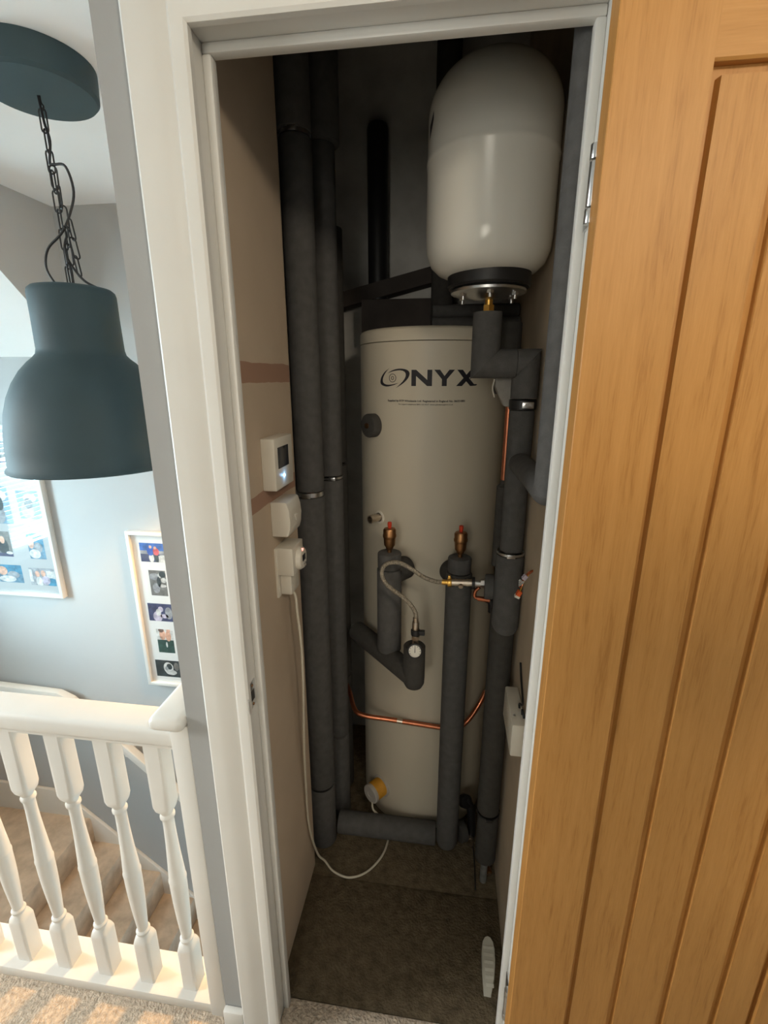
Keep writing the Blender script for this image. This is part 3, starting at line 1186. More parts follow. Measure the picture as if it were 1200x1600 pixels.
def tie(parent, x, y, z, r, m='black', clip=True, ang=-100, name='cable_tie'):
    bm = B()
    lathe(bm, [(r + .001, -0.003), (r + .0022, -0.003), (r + .0022, 0.003), (r + .001, 0.003), (r + .001, -0.003)], (x, y, z), (0, 0, 1), 36, cap=False)
    if clip:
        a = R(ang)
        c = Vector((x + math.cos(a) * (r + .004), y + math.sin(a) * (r + .004), z))
        box(bm, c.x - .010, c.x + .010, c.y - .003, c.y + .003, c.z - .005, c.z + .005, 0.001)
    return obj(name, bm, M[m], parent)


# tall lagged pipe nearest the plaster, left
px, py = -0.012, 0.50
p1 = thing('lagged_pipe', (px, py, 0.0), 'tall grey foam lagged pipe beside the thermostat, foremost of the left three', 'insulated pipe', 'lagged pipes up the left side')
sleeve(p1, (px - .002, py - .004, 2.075), (px - .002, py - .004, 2.755), 0.041)
sleeve(p1, (px, py, 1.242), (px, py, 2.065), 0.0385)
sleeve(p1, (px - .002, py, 0.245), (px - .002, py, 1.226), 0.042)
sleeve(p1, (px - .004, py, 0.0), (px - .004, py, 0.238), 0.043)
bm = B()
cyl(bm, (px, py, 0.0), (px, py, 2.755), 0.011, 20)
obj('copper_core', bm, M['copper'], p1)
bm = B()
lathe(bm, [(.033, -.006), (.036, -.006), (.036, .006), (.033, .006), (.033, -.006)], (px, py, 1.234), (0, 0, 1), 32, cap=False)
box(bm, px - .012, px + .012, py - .043, py - .034, 1.227, 1.241, 0.002)
box(bm, px - .09, px - .033, py - .01, py + .004, 1.228, 1.240, 0.002)
obj('pipe_clip', bm, M['steel'], p1)
bm = B()
lathe(bm, [(.033, -.004), (.0365, -.004), (.0365, .004), (.033, .004), (.033, -.004)], (px, py, 2.070), (0, 0, 1), 32, cap=False)
box(bm, px - .005, px + .015, py - .041, py - .034, 2.064, 2.076, 0.002)
box(bm, px - .09, px - .033, py - .01, py + .004, 2.064, 2.074, 0.002)
obj('pipe_clip', bm, M['steel'], p1)
tie(p1, px - .004, py, 0.241, 0.040, clip=False)
# second and third behind it
px, py = 0.016, 0.622
p2 = thing('lagged_pipe.001', (px, py, 0.0), 'grey foam lagged pipe, middle one of the left three', 'insulated pipe', 'lagged pipes up the left side')
sleeve(p2, (px, py, 1.262), (px, py, 2.10), 0.0355)
sleeve(p2, (px + .006, py, 2.10), (px + .006, py, 2.755), 0.043)
sleeve(p2, (px, py, 0.345), (px, py, 1.250), 0.0365)
sleeve(p2, (px, py, 0.0), (px, py, 0.338), 0.036)
tie(p2, px, py, 1.256, 0.034, 'steel', True, -70)
px, py = 0.004, 0.745
p3 = thing('lagged_pipe.002', (px, py, 0.0), 'dark foam lagged pipe, rearmost of the left three', 'insulated pipe', 'lagged pipes up the left side')
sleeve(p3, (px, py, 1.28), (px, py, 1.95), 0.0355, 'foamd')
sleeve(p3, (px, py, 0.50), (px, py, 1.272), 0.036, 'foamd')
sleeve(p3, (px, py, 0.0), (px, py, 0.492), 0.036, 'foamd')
# blind ended lagged pipe on the back wall, batten below it
p4 = thing('lagged_pipe.003', (0.103, 1.02, 1.80), 'short black lagged pipe with rounded end on the dark back wall', 'insulated pipe')
bm = B()
lathe(bm, [(0.034, 0.0), (0.034, 0.50), (0.030, 0.513), (0.018, 0.521), (0.0, 0.523)], (0.103, 1.022, 1.80), (0, 0, 1), 32)
obj('foam_sleeve', bm, M['black'], p4)
bt = thing('wall_batten', (0.2, 1.045, 1.77), 'dark timber batten sloping across the back wall above the cylinder', 'batten')
bm = B()
prism(bm, [(-0.10, 1.755), (0.50, 1.895), (0.50, 1.945), (-0.10, 1.805)], 'y', 0.985, 1.058)
obj('board', bm, M['timber'], bt)
bx_ = thing('pipe_boxing', (0.17, 0.97, 1.676), 'low dark board leaning on the back wall behind cylinder top', 'board')
bm = B()
box(bm, 0.06, 0.30, 0.93, 0.945, 1.676, 1.79, 0.002)
obj('panel', bm, M['timber'], bx_)
# lagged pipes lying over the cylinder top
for i, (y, z) in enumerate(((0.80, 1.6965), (0.835, 1.7365))):
    pz = thing('lagged_pipe.00%d' % (4 + i), (0.42, y, z), ('lower' if i == 0 else 'upper') + ' grey foam pipe lying level across the cylinder top', 'insulated pipe')
    sleeve(pz, (0.300, y, z), (0.558, y, z), 0.0195, 'foam', bev=0.003)
pq = thing('lagged_pipe.006', (0.325, 0.93, 1.68), 'upright dark lagged pipe behind the expansion vessel flange', 'insulated pipe')
sleeve(pq, (0.325, 0.93, 1.676), (0.325, 0.93, 2.755), 0.036, 'foamd')

# lagged pipe D, left, front of the cylinder, with air vent


def air_vent(parent, x, y, z0, hgt, r):
    k = hgt / 0.088
    bm = B()
    lathe(bm, [(0.006, -0.01), (0.006, 0.008 * k), (r * .55, 0.012 * k), (r * .60, 0.016 * k), (r * .84, 0.022 * k), (r * .90, 0.040 * k), (r * .95, 0.044 * k), (r * 1.03, 0.046 * k), (r * 1.03, 0.052 * k), (r * .96, 0.055 * k), (r * .98, 0.066 * k), (r * .84, 0.0705 * k), (r * .5, 0.072 * k), (0.0, 0.072 * k)], (x, y, z0), (0, 0, 1), 28)
    v = obj('air_vent', bm, M['brass'], parent)
    bm = B()
    lathe(bm, [(0.0045, 0.072 * k), (0.005, 0.076 * k), (0.006, 0.0785 * k), (0.006, 0.088 * k), (0.0045, 0.0895 * k), (0, 0.0895 * k)], (x, y, z0), (0, 0, 1), 16)
    tag(obj('vent_cap', bm, M['red'], v), 'red plastic cap')
    return v


DXp, DYp = 0.208, 0.512
pD = thing('lagged_pipe.007', (DXp, DYp, 0.70), 'short upright grey lagged pipe with brass vent, standing on a slanting pipe', 'insulated pipe')
sleeve(pD, (DXp, DYp, 0.756), (DXp, DYp, 1.018), 0.0355)
sleeve(pD, (DXp, DYp, 1.020), (DXp, DYp, 1.066), 0.0335, 'foam')
air_vent(pD, DXp, DYp, 1.066, 0.088, 0.0185)
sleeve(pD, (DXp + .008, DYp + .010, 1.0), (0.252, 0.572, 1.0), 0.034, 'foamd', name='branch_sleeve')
# slanting pipe E with the upright end F
pE = thing('lagged_pipe.008', (0.20, 0.51, 0.70), 'dark lagged pipe running forward past the cylinder to the gauge', 'insulated pipe')
Ez = 0.735
bm = B()
a = Vector((0.084, 0.640, Ez))
m_ = Vector((0.2895, 0.4165, Ez))
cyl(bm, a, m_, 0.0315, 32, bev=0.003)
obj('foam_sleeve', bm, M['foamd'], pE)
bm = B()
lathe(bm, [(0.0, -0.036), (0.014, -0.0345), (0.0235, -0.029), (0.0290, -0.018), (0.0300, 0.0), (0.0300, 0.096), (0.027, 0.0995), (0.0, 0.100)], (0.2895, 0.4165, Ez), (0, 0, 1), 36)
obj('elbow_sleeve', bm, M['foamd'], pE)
# pressure gauge with its valve
pg = thing('pressure_gauge', (0.2925, 0.40, 0.83), 'small round pressure gauge with white dial and black rim below hose', 'gauge')
gc = Vector((0.2935, 0.3745, 0.842))
gd = Vector((0.05, -1, 0.32)).normalized()
bm = B()
lathe(bm, [(0.0, -0.016), (0.016, -0.016), (0.0185, -0.012), (0.0195, 0.0), (0.0195, 0.004), (0.0165, 0.005), (0.0165, 0.001), (0, 0.001)], gc, gd, 36)
obj('gauge_case', bm, M['black'], pg)
bm = B()
lathe(bm, [(0.0163, 0.0012), (0.0163, 0.0022), (0, 0.0022)], gc, gd, 36)
dl = tag(obj('dial', bm, M['dial'], pg), 'white dial')
bm = B()
gu, gv, _ = basis(gd)
nv = gv if gv.z > 0 else -gv
c0 = gc + gd * 0.0030
sd_ = nv.cross(gd)
bm.faces.new([bm.verts.new(c0 + nv * a_ + sd_ * b_) for a_, b_ in ((-.004, -.0010), (-.004, .0010), (.0125, .0005), (.0125, -.0005))])
obj('needle', bm, M['ink'], dl, norm=False)
bm = B()
bm2_done = False
for i in range(9):
    a_ = R(-120 + i * 30)
    dr = nv * math.cos(a_) + sd_ * math.sin(a_)
    tr_ = nv * math.sin(a_) - sd_ * math.cos(a_)
    bm.faces.new([bm.verts.new(gc + gd * 0.0027 + dr * q + tr_ * w_) for q, w_ in ((.0125, -.0006), (.0125, .0006), (.0152, .0006), (.0152, -.0006))])
obj('scale_marks', bm, M['ink'], dl, norm=False)
bm = B()
cyl(bm, (0.2925, 0.402, 0.834), (0.2925, 0.402, 0.905), 0.0085, 20)
cyl(bm, (0.2925, 0.402, 0.862), (0.2925, 0.402, 0.872), 0.0115, 6)
obj('valve_body', bm, M['nickel'], pg)
bm = B()
cyl(bm, (0.2925, 0.402, 0.874), (0.2925, 0.402, 0.890), 0.0125, 20, bev=0.002)
box(bm, 0.2965, 0.3175, 0.395, 0.409, 0.876, 0.888, 0.002)
tag(obj('valve_lever', bm, M['black'], pg), 'black plastic lever')

# lagged pipe C, right, front of the cylinder, standing on the level floor pipe
CX, CY = 0.405, 0.512
pC = thing('lagged_pipe.009', (CX, CY, 0.0), 'long upright grey lagged pipe with brass vent in front of the cylinder', 'insulated pipe')
bm = B()
lathe(bm, [(0.0, 0.024), (0.020, 0.026), (0.031, 0.034), (0.035, 0.046), (0.0355, 0.07), (0.0365, 0.5), (0.0365, 1.012), (0.034, 1.016), (0, 1.016)], (CX, CY, 0), (0, 0, 1), 36)
obj('foam_sleeve', bm, M['foam'], pC)
sleeve(pC, (CX, CY, 1.018), (CX, CY, 1.062), 0.0325)
air_vent(pC, CX, CY, 1.062, 0.090, 0.0185)
sleeve(pC, (CX - .008, CY + .010, 1.0), (0.380, 0.566, 1.0), 0.034, 'foamd', name='branch_sleeve')
# level pipe on the floor
pF = thing('lagged_pipe.010', (0.2, 0.525, 0.0), 'level grey lagged pipe on the floor in front of the cylinder', 'insulated pipe')
sleeve(pF, (0.032, 0.527, 0.049), (0.368, 0.527, 0.049), 0.0365, 'foam')
sleeve(pF, (0.442, 0.540, 0.049), (0.466, 0.552, 0.049), 0.034, 'foamd')

# right hand lagged pipe B
BX, BY = 0.522, 0.420
pB = thing('lagged_pipe.011', (BX, BY, 0.0), 'tall grey lagged pipe in the right corner behind the loose wires', 'insulated pipe')
sleeve(pB, (BX + .006, BY, 1.122), (BX + .006, BY, 1.468), 0.0285)
bm = B()
r_ = 0.0345
lathe(bm, [(r_ - .004, 0), (r_, 0.004), (r_, 0.16), (r_ - .003, 0.164)], (BX + .004, BY - .004, 0.948), (0, 0, 1), 36)
# rounded cut end sloping forward
for v in bm.verts:
    if v.co.z < 0.96:
        v.co.z -= 0.030 - (v.co.y - BY) * 0.55
obj('foam_sleeve', bm, M['foam'], pB)
sleeve(pB, (BX - .001, BY + .008, 0.285), (BX - .001, BY + .008, 0.95), 0.0325, 'foamd')
sleeve(pB, (BX + .001, BY + .008, 0.095), (BX + .001, BY + .008, 0.276), 0.0315, 'foamd')
bm = B()
cyl(bm, (BX, BY + .006, 0.0), (BX, BY + .006, 1.50), 0.011, 20)
obj('pipe_core', bm, M['p_grey'], pB)
tie(pB, BX + .005, BY, 1.1175, 0.032, 'steel', True, -95)
tie(pB, BX, BY + .008, 0.280, 0.032, 'black', True, -90)
bm = B()
lathe(bm, [(.029, 1.468), (.031, 1.470), (.031, 1.490), (.029, 1.492)], (BX + .006, BY, 0), (0, 0, 1), 32)
hb = tag(obj('rubber_band', bm, M['black'], pB), 'black rubber lined clip')
bm = B()
box(bm, BX + .000, BX + .026, BY - .035, BY - .029, 1.473, 1.487, 0.001)
cyl(bm, (BX + .010, BY - .033, 1.480), (BX + .010, BY - .038, 1.480), 0.004, 10)
cyl(bm, (BX + .020, BY - .033, 1.480), (BX + .020, BY - .038, 1.480), 0.003, 10)
obj('clip_screw', bm, M['steel'], hb)

# pipe A: near the right lining, dropping then turning back into pipe B
pA = thing('lagged_pipe.012', (0.535, 0.088, 1.3), 'thick grey lagged pipe hugging the right lining from the cupboard top', 'insulated pipe')
AX, AY, ar = 0.5352, 0.0905, 0.0262
bm = B()
lathe(bm, [(ar, 0.0), (ar, 1.115)], (AX, AY, 1.345), (0, 0, 1), 36)
obj('foam_sleeve', bm, M['foam'], pA)
bm = B()
pts = [(AX, AY, 1.372)] + [(AX, AY + 0.030 - 0.030 * math.cos(R(t)), 1.372 - 0.026 * math.sin(R(t))) for t in (30, 60, 80)] + [(AX, 0.14, 1.346), (0.534, 0.25, 1.346), (0.530, 0.40, 1.346)]
tube(bm, pts, ar * 0.985, 36, 5)
obj('elbow_sleeve', bm, M['foam'], pA)

# ------------------------------------------------------------------ expansion vessel
VX, VY, VR = 0.4285, 0.405, 0.1305
ev = thing('expansion_vessel', (VX, VY, 1.70), 'white round topped expansion vessel hung above the hot water cylinder', 'expansion vessel')
zb_, zt2 = 1.748, 2.128
prof = [(0.0, zb_ - 0.004), (0.085, zb_), (0.104, zb_ + 0.008), (0.119, zb_ + 0.022), (0.1275, zb_ + 0.042), (VR, zb_ + 0.068), (VR, 1.948), (VR + .0016, 1.952), (VR + .0016, 1.960), (VR, 1.964)]
for i in range(0, 15):
    a_ = PI / 2 * i / 14
    prof.append((VR * math.cos(a_) ** 0.8 if i < 14 else 0.0, 2.030 + (zt2 - 2.030) * math.sin(a_)))
bm = B()
lathe(bm, prof, (VX, VY, 0), (0, 0, 1), 96)
obj('vessel_body', bm, M['vessel'], ev, ang=50)
bm = B()
lathe(bm, [(0.083, 1.758), (0.088, 1.752), (0.0885, 1.728), (0.085, 1.724), (0.0, 1.724)], (VX + .006, VY, 0), (0, 0, 1), 64)
tag(obj('flange_cover', bm, M['black'], ev), 'black plastic ring under the vessel')
bm = B()
lathe(bm, [(0.0, 1.724), (0.076, 1.724), (0.080, 1.720), (0.080, 1.715), (0.076, 1.713), (0.045, 1.709), (0.030, 1.703), (0.0, 1.702)], (VX + .006, VY, 0), (0, 0, 1), 64)
fl = tag(obj('flange', bm, M['steel'], ev), 'bright steel flange')
for i in range(6):
    a_ = R(30 + 60 * i)
    c = Vector((VX + .006 + math.cos(a_) * 0.062, VY + math.sin(a_) * 0.062, 1.713))
    bm = B()
    cyl(bm, c + Vector((0, 0, 0.002)), c - Vector((0, 0, 0.0065)), 0.0075, 6)
    cyl(bm, c - Vector((0, 0, 0.0065)), c - Vector((0, 0, 0.014)), 0.004, 10)
    obj('bolt', bm, M['steel'], fl)
bm = B()
cyl(bm, (0.4375, VY, 1.704), (0.4375, VY, 1.690), 0.0085, 16)
cyl(bm, (0.4375, VY, 1.692), (0.4375, VY, 1.676), 0.0125, 6)
tag(obj('brass_union', bm, M['brassy'], ev), 'brass pipe union')
# dark strap / slot on the shell
bm = B()
def on_v(a_, z, off=0.0006):
    return Vector((VX + (VR + off) * math.sin(a_), VY - (VR + off) * math.cos(a_), z))
q = [(-1.28, 2.012), (-1.12, 2.030), (-1.12, 2.016), (-1.28, 1.988)]
bm.faces.new([bm.verts.new(on_v(a_, z)) for a_, z in q])
tag(obj('sticker', bm, M['ink'], ev, norm=False), 'dark slanted mark')

# lagged elbow under the vessel
el = thing('lagged_elbow', (0.4365, 0.405, 1.53), 'mitred grey foam elbow from under the expansion vessel to the right', 'insulated pipe')
er = 0.0315
bm = B()
ex, ez = 0.4365, 1.570
n = 36
top, bot, right = [], [], []
for i in range(n):
    a_ = 2 * PI * i / n
    ox, oy = math.cos(a_) * er, math.sin(a_) * er
    top.append(bm.verts.new((ex + ox, VY + oy, 1.677)))
    bot.append(bm.verts.new((ex + ox, VY + oy, ez - 0.002 + ox)))
for i in range(n):
    j = (i + 1) % n
    bm.faces.new((top[i], top[j], bot[j], bot[i]))
bm.faces.new(top)
bm.faces.new(bot[::-1])
obj('foam_sleeve', bm, M['foam'], el)
bm = B()
lft = []
for i in range(n):
    a_ = 2 * PI * i / n
    oz, oy = math.cos(a_) * er, math.sin(a_) * er
    lft.append(bm.verts.new((ex + oz + .0012, VY + oy, ez + oz)))
    right.append(bm.verts.new((0.5035, VY + oy, ez + oz)))
for i in range(n):
    j = (i + 1) % n
    bm.faces.new((lft[i], lft[j], right[j], right[i]))
bm.faces.new(lft[::-1])
bm.faces.new(right)
obj('foam_sleeve', bm, M['foam'], el)
bm = B()
A_, Bq = [], []
ex2 = BX + .006
for i in range(n):
    a_ = 2 * PI * i / n
    oz, oy = math.cos(a_) * er, math.sin(a_) * er
    A_.append(bm.verts.new((0.5045, VY + oy, ez + oz)))
    Bq.append(bm.verts.new((ex2 + oz * 0.95, VY + oy, ez + oz)))
for i in range(n):
    j = (i + 1) % n
    bm.faces.new((A_[i], A_[j], Bq[j], Bq[i]))
bm.faces.new(A_[::-1])
bm.faces.new(Bq)
obj('foam_sleeve', bm, M['foam'], el)
bm = B()
A_, Bq = [], []
for i in range(n):
    a_ = 2 * PI * i / n
    ox, oy = math.cos(a_) * 0.0300, math.sin(a_) * 0.0300
    A_.append(bm.verts.new((ex2 + ox, VY + .006 + oy, ez + ox - .0012)))
    Bq.append(bm.verts.new((ex2 + ox, VY + .006 + oy, 1.4945)))
for i in range(n):
    j = (i + 1) % n
    bm.faces.new((A_[i], A_[j], Bq[j], Bq[i]))
bm.faces.new(A_)
bm.faces.new(Bq[::-1])
obj('foam_sleeve', bm, M['foam'], el)
# second lagged stub behind the elbow
pz = thing('lagged_pipe.013', (0.497, 0.56, 1.55), 'dark lagged pipe stub behind the foam elbow at cylinder top', 'insulated pipe')
sleeve(pz, (0.500, 0.545, 1.50), (0.500, 0.545, 1.672), 0.031, 'foamd')
# pale tapered foam offcut under the elbow, bare copper pipe below it
pf = thing('copper_drop_pipe', (0.498, 0.47, 1.26), 'bare copper pipe dropping from a pale tapered fitting beside the cylinder', 'pipe')
bm = B()
prism(bm, [(0.4655, 1.540), (0.5205, 1.540), (0.5165, 1.483), (0.5065, 1.4725), (0.4895, 1.4735), (0.4765, 1.498), (0.4665, 1.520)], 'y', 0.451, 0.486, bev=0.004)
tag(obj('tapered_fitting', bm, M['foaml'], pf), 'pale grey tapered fitting')
bm = B()
tube(bm, [(0.4635, 0.450, 1.537), (0.4605, 0.450, 1.515), (0.466, 0.450, 1.495)], 0.0018, 8)
obj('edge_tab', bm, M['plastic'], pf)
bm = B()
cyl(bm, (0.5045, 0.478, 1.478), (0.5045, 0.478, 1.290), 0.0076, 20)
obj('copper_tube', bm, M['copper'], pf)
bm = B()
lathe(bm, [(0.0085, 0), (0.0085, -0.012), (0.016, -0.02), (0.017, -0.235), (0, -0.235)], (0.5045, 0.480, 1.292), (0, 0, 1), 20)
tag(obj('foam_sleeve', bm, M['foamd'], pf), 'thin dark foam sleeve')

# ------------------------------------------------------------------ filling loop
fl_ = thing('filling_loop', (0.30, 0.42, 0.91), 'braided steel filling hose looping from the gauge to a valve', 'hose')
hp = [(0.2935, 0.402, 0.912), (0.2915, 0.402, 0.938), (0.279, 0.402, 0.961), (0.254, 0.405, 0.984), (0.228, 0.410, 1.000), (0.206, 0.415, 1.020), (0.1985, 0.420, 1.043), (0.2065, 0.425, 1.062), (0.227, 0.430, 1.069), (0.250, 0.435, 1.064), (0.278, 0.440, 1.047), (0.310, 0.445, 1.024), (0.342, 0.450, 1.0115), (0.369, 0.450, 1.011)]
bm = B()
tube(bm, hp, 0.0058, 14, 6)
obj('braided_hose', bm, M['braid'], fl_)
bm = B()
cyl(bm, (0.2925, 0.402, 0.890), (0.2928, 0.402, 0.914), 0.0092, 20, bev=0.001)
cyl(bm, (0.2928, 0.402, 0.914), (0.2922, 0.402, 0.926), 0.0070, 16)
obj('hose_end', bm, M['nickel'], fl_)
bm = B()
cyl(bm, (0.358, 0.450, 1.011), (0.374, 0.450, 1.011), 0.0070, 16)
cyl(bm, (0.373, 0.450, 1.011), (0.384, 0.450, 1.0115), 0.0125, 20, bev=0.001)
box(bm, 0.374, 0.381, 0.446, 0.454, 1.018, 1.031, 0.001)
obj('hose_end', bm, M['brassy'], fl_)
bm = B()
cyl(bm, (0.384, 0.450, 1.0115), (0.437, 0.450, 1.013), 0.0100, 24)
cyl(bm, (0.392, 0.450, 1.0118), (0.396, 0.450, 1.0118), 0.0110, 24)
cyl(bm, (0.424, 0.450, 1.0125), (0.428, 0.450, 1.0125), 0.0110, 24)
cyl(bm, (0.408, 0.444, 1.009), (0.408, 0.436, 1.006), 0.0062, 18)
obj('isolating_valve', bm, M['nickel'], fl_)
bm = B()
lathe(bm, [(0.0105, 0), (0.0165, 0.0), (0.0165, 0.008), (0.0105, 0.008)], (0.437, 0.450, 1.013), (1, 0, 0.02), 28)
tag(obj('washer_ring', bm, M['black'], fl_), 'black rubber ring')
bm = B()
cyl(bm, (0.445, 0.450, 1.013), (0.462, 0.450, 1.013), 0.0095, 20)
cyl(bm, (0.460, 0.450, 1.0135), (0.470, 0.450, 1.0135), 0.0125, 6)
obj('end_nut', bm, M['steel'], fl_)
st_ = thing('lagged_stub', (0.49, 0.45, 0.97), 'short level lagged stub joining hose valve to right hand pipe', 'insulated pipe')
sleeve(st_, (0.471, 0.450, 1.006), (0.495, 0.448, 1.006), 0.0335)
bm = B()
cyl(bm, (0.455, 0.452, 0.968), (0.487, 0.452, 0.965), 0.0068, 18)
tube(bm, [(0.4575, 0.450, 1.002), (0.448, 0.451, 0.990), (0.447, 0.452, 0.974), (0.458, 0.452, 0.967)], 0.005, 12)
tag(obj('copper_tail', bm, M['copper'], st_), 'bare copper tail')
bm = B()
tube(bm, [(0.478, 0.462, 0.966), (0.492, 0.462, 0.958), (0.496, 0.462, 0.944), (0.497, 0.462, 0.926)], 0.0115, 16)
tag(obj('black_elbow', bm, M['black'], st_), 'black plastic elbow')

# copper hoop round the foot of the cylinder
ch_ = thing('copper_pipe', (0.28, 0.56, 0.45), 'bare copper pipe bent level round the lower cylinder', 'pipe')
bm = B()
tube(bm, [(0.036, 0.688, 0.486), (0.054, 0.650, 0.482), (0.085, 0.582, 0.470), (0.120, 0.5665, 0.464), (0.200, 0.5655, 0.459), (0.300, 0.5655, 0.4515), (0.400, 0.5655, 0.445), (0.430, 0.5675, 0.452), (0.460, 0.577, 0.478), (0.488, 0.592, 0.520), (0.503, 0.606, 0.545), (0.512, 0.618, 0.560)], 0.0078, 16, 5)
obj('copper_tube', bm, M['copper'], ch_)
bm = B()
cyl(bm, (0.228, 0.5655, 0.4572), (0.246, 0.5655, 0.4558), 0.0084, 18)
tag(obj('solder_joint', bm, M['nickel'], ch_), 'silvery solder joint')

# drain valve and fittings on the floor, right
dv = thing('drain_valve', (0.482, 0.60, 0.0), 'black drain valve low down between the cylinder and right pipe', 'valve')
bm = B()
tube(bm, [(0.462, 0.575, 0.160), (0.472, 0.572, 0.152), (0.484, 0.570, 0.120), (0.489, 0.568, 0.07), (0.489, 0.566, 0.0)], 0.014, 16)
obj('valve_body', bm, M['black'], dv)
bm = B()
cyl(bm, (0.456, 0.575, 0.150), (0.470, 0.560, 0.162), 0.022, 20, bev=0.003)
obj('valve_knob', bm, M['black'], dv)
bm = B()
cyl(bm, (0.487, 0.545, 0.012), (0.487, 0.531, 0.012), 0.009, 14)
cyl(bm, (0.487, 0.558, 0.012), (0.487, 0.545, 0.012), 0.012, 6)
obj('spout', bm, M['nickel'], dv)
ec = thing('black_cord', (0.5, 0.45, 0.0), 'thin black cord lying straight across the cupboard floor', 'cord')
bm = B()
tube(bm, [(0.495, 0.545, 0.004), (0.497, 0.50, 0.0032), (0.497, 0.44, 0.0032), (0.4965, 0.39, 0.0032)], 0.0018, 8)
obj('cord', bm, M['black'], ec)
vf = thing('pipe_fitting', (0.545, 0.46, 0.0), 'small tarnished pipe fitting on the floor under the right hand pipe', 'pipe fitting')
bm = B()
cyl(bm, (0.536, 0.452, 0.016), (0.541, 0.437, 0.016), 0.010, 18, bev=0.001)
cyl(bm, (0.5385, 0.444, 0.016), (0.5325, 0.462, 0.016), 0.013, 6)
obj('body', bm, M['brass'], vf)
bm = B()
lathe(bm, [(0.0055, 0), (0.0065, 0.001), (0.006, 0.003), (0.0, 0.003)], (0.541, 0.437, 0.016), (0.3, -0.95, 0), 14)
obj('plug', bm, M['nickel'], vf)

# ------------------------------------------------------------------ boxes on the left wall
xw = -0.0222
th = thing('thermostat', (xw, 0.255, 1.305), 'white wall thermostat with dark screen and glowing blue light', 'thermostat')
bm = B()
box(bm, xw, 0.0085, 0.196, 0.308, 1.309, 1.419, 0.003)
obj('housing', bm, M['plastic'], th)
bm = B()
box(bm, 0.0083, 0.0093, 0.213, 0.278, 1.354, 1.399, 0.0004)
tag(obj('screen', bm, M['screen'], th), 'dark blue-black screen')
bm = B()
lathe(bm, [(0.0, 0.0004), (0.0032, 0.0004), (0.0028, 0.0016), (0, 0.002)], (0.0083, 0.245, 1.335), (1, 0, 0), 16)
tag(obj('status_light', bm, M['led'], th), 'glowing blue light')
led = bpy.data.lights.new('thermostat_glow', 'POINT')
lo_ = bpy.data.objects.new('thermostat_glow', led)
COL.objects.link(lo_)
lo_.location = (0.0165, 0.245, 1.334)
led.energy = 0.010
led.color = (0.25, 0.55, 1.0)
led.shadow_soft_size = 0.003

wb = thing('switch_box', (xw, 0.262, 1.197), 'plain white rounded box with raised arrow, below the thermostat', 'wall box')
bm = B()
prism(bm, [(xw, 1.197), (0.012, 1.197), (0.016, 1.199), (0.0205, 1.215), (0.0215, 1.235), (0.0205, 1.257), (0.016, 1.274), (0.012, 1.277), (xw, 1.277)], 'y', 0.228, 0.312, bev=0.003)
obj('housing', bm, M['plastic'], wb)
bm = B()
prism(bm, [(0.262, 1.241), (0.277, 1.241), (0.2695, 1.226)], 'x', 0.0205, 0.0234)
obj('arrow_mark', bm, M['dial'], wb)

tm = thing('timer_switch', (xw, 0.255, 1.045), 'white plug-in timer with round dial and red light, lowest on the wall', 'timer')
bm = B()
box(bm, xw, 0.0205, 0.236, 0.312, 1.100, 1.167, 0.002)
box(bm, xw, -0.0165, 0.232, 0.316, 1.045, 1.166, 0.001)
obj('housing', bm, M['plastic'], tm)
bm = B()
box(bm, -0.0165, 0.0115, 0.243, 0.300, 1.049, 1.0995, 0.004)
obj('flex_outlet', bm, M['plastic'], tm)
bm = B()
lathe(bm, [(0.0, -0.002), (0.0275, -0.002), (0.0275, 0.006), (0.024, 0.011), (0.018, 0.0125), (0.0, 0.013)], (0.0205, 0.279, 1.130), (1, 0, 0), 40)
dial = obj('timer_dial', bm, M['plastic'], tm)
bm = B()
box(bm, 0.0330, 0.0345, 0.266, 0.286, 1.126, 1.141, 0.0004)
obj('display', bm, M['screen'], dial)
for yy, zz in ((0.272, 1.119), (0.281, 1.117), (0.290, 1.120), (0.276, 1.111), (0.286, 1.111)):
    bm = B()
    lathe(bm, [(0.0032, 0), (0.0030, 0.0020), (0, 0.0022)], (0.0325, yy, zz), (1, 0, 0), 10)
    obj('button', bm, M['greyp'], dial)
bm = B()
lathe(bm, [(0.0065, -.002), (0.0062, 0.0025), (0, 0.003)], (0.0295, 0.276, 1.149), (1, 0, 0), 14)
tag(obj('red_light', bm, M['redled'], tm), 'red lit button')

# white flex from the timer to the immersion heater
fx = thing('white_flex', (0.08, 0.38, 0.0), 'white flex hanging from the timer and looping over the cupboard floor', 'cable')
bm = B()
cp = [(0.000, 0.262, 1.056), (0.012, 0.262, 1.040), (0.016, 0.258, 1.00), (0.019, 0.265, 0.90), (0.012, 0.282, 0.76), (0.001, 0.298, 0.60), (-0.009, 0.320, 0.42), (-0.0135, 0.342, 0.235), (-0.006, 0.385, 0.075), (0.012, 0.404, 0.020), (0.045, 0.385, 0.0065), (0.098, 0.374, 0.0045), (0.150, 0.398, 0.0045), (0.188, 0.448, 0.0045), (0.204, 0.500, 0.0045), (0.203, 0.545, 0.0045), (0.185, 0.574, 0.012), (0.165, 0.564, 0.055), (0.146, 0.560, 0.085)]
e_ = imm_end
cp += [(e_.x + 0.006, e_.y + 0.004, 0.100)]
tube(bm, cp, 0.0034, 10, 7)
obj('flex', bm, M['cable'], fx)

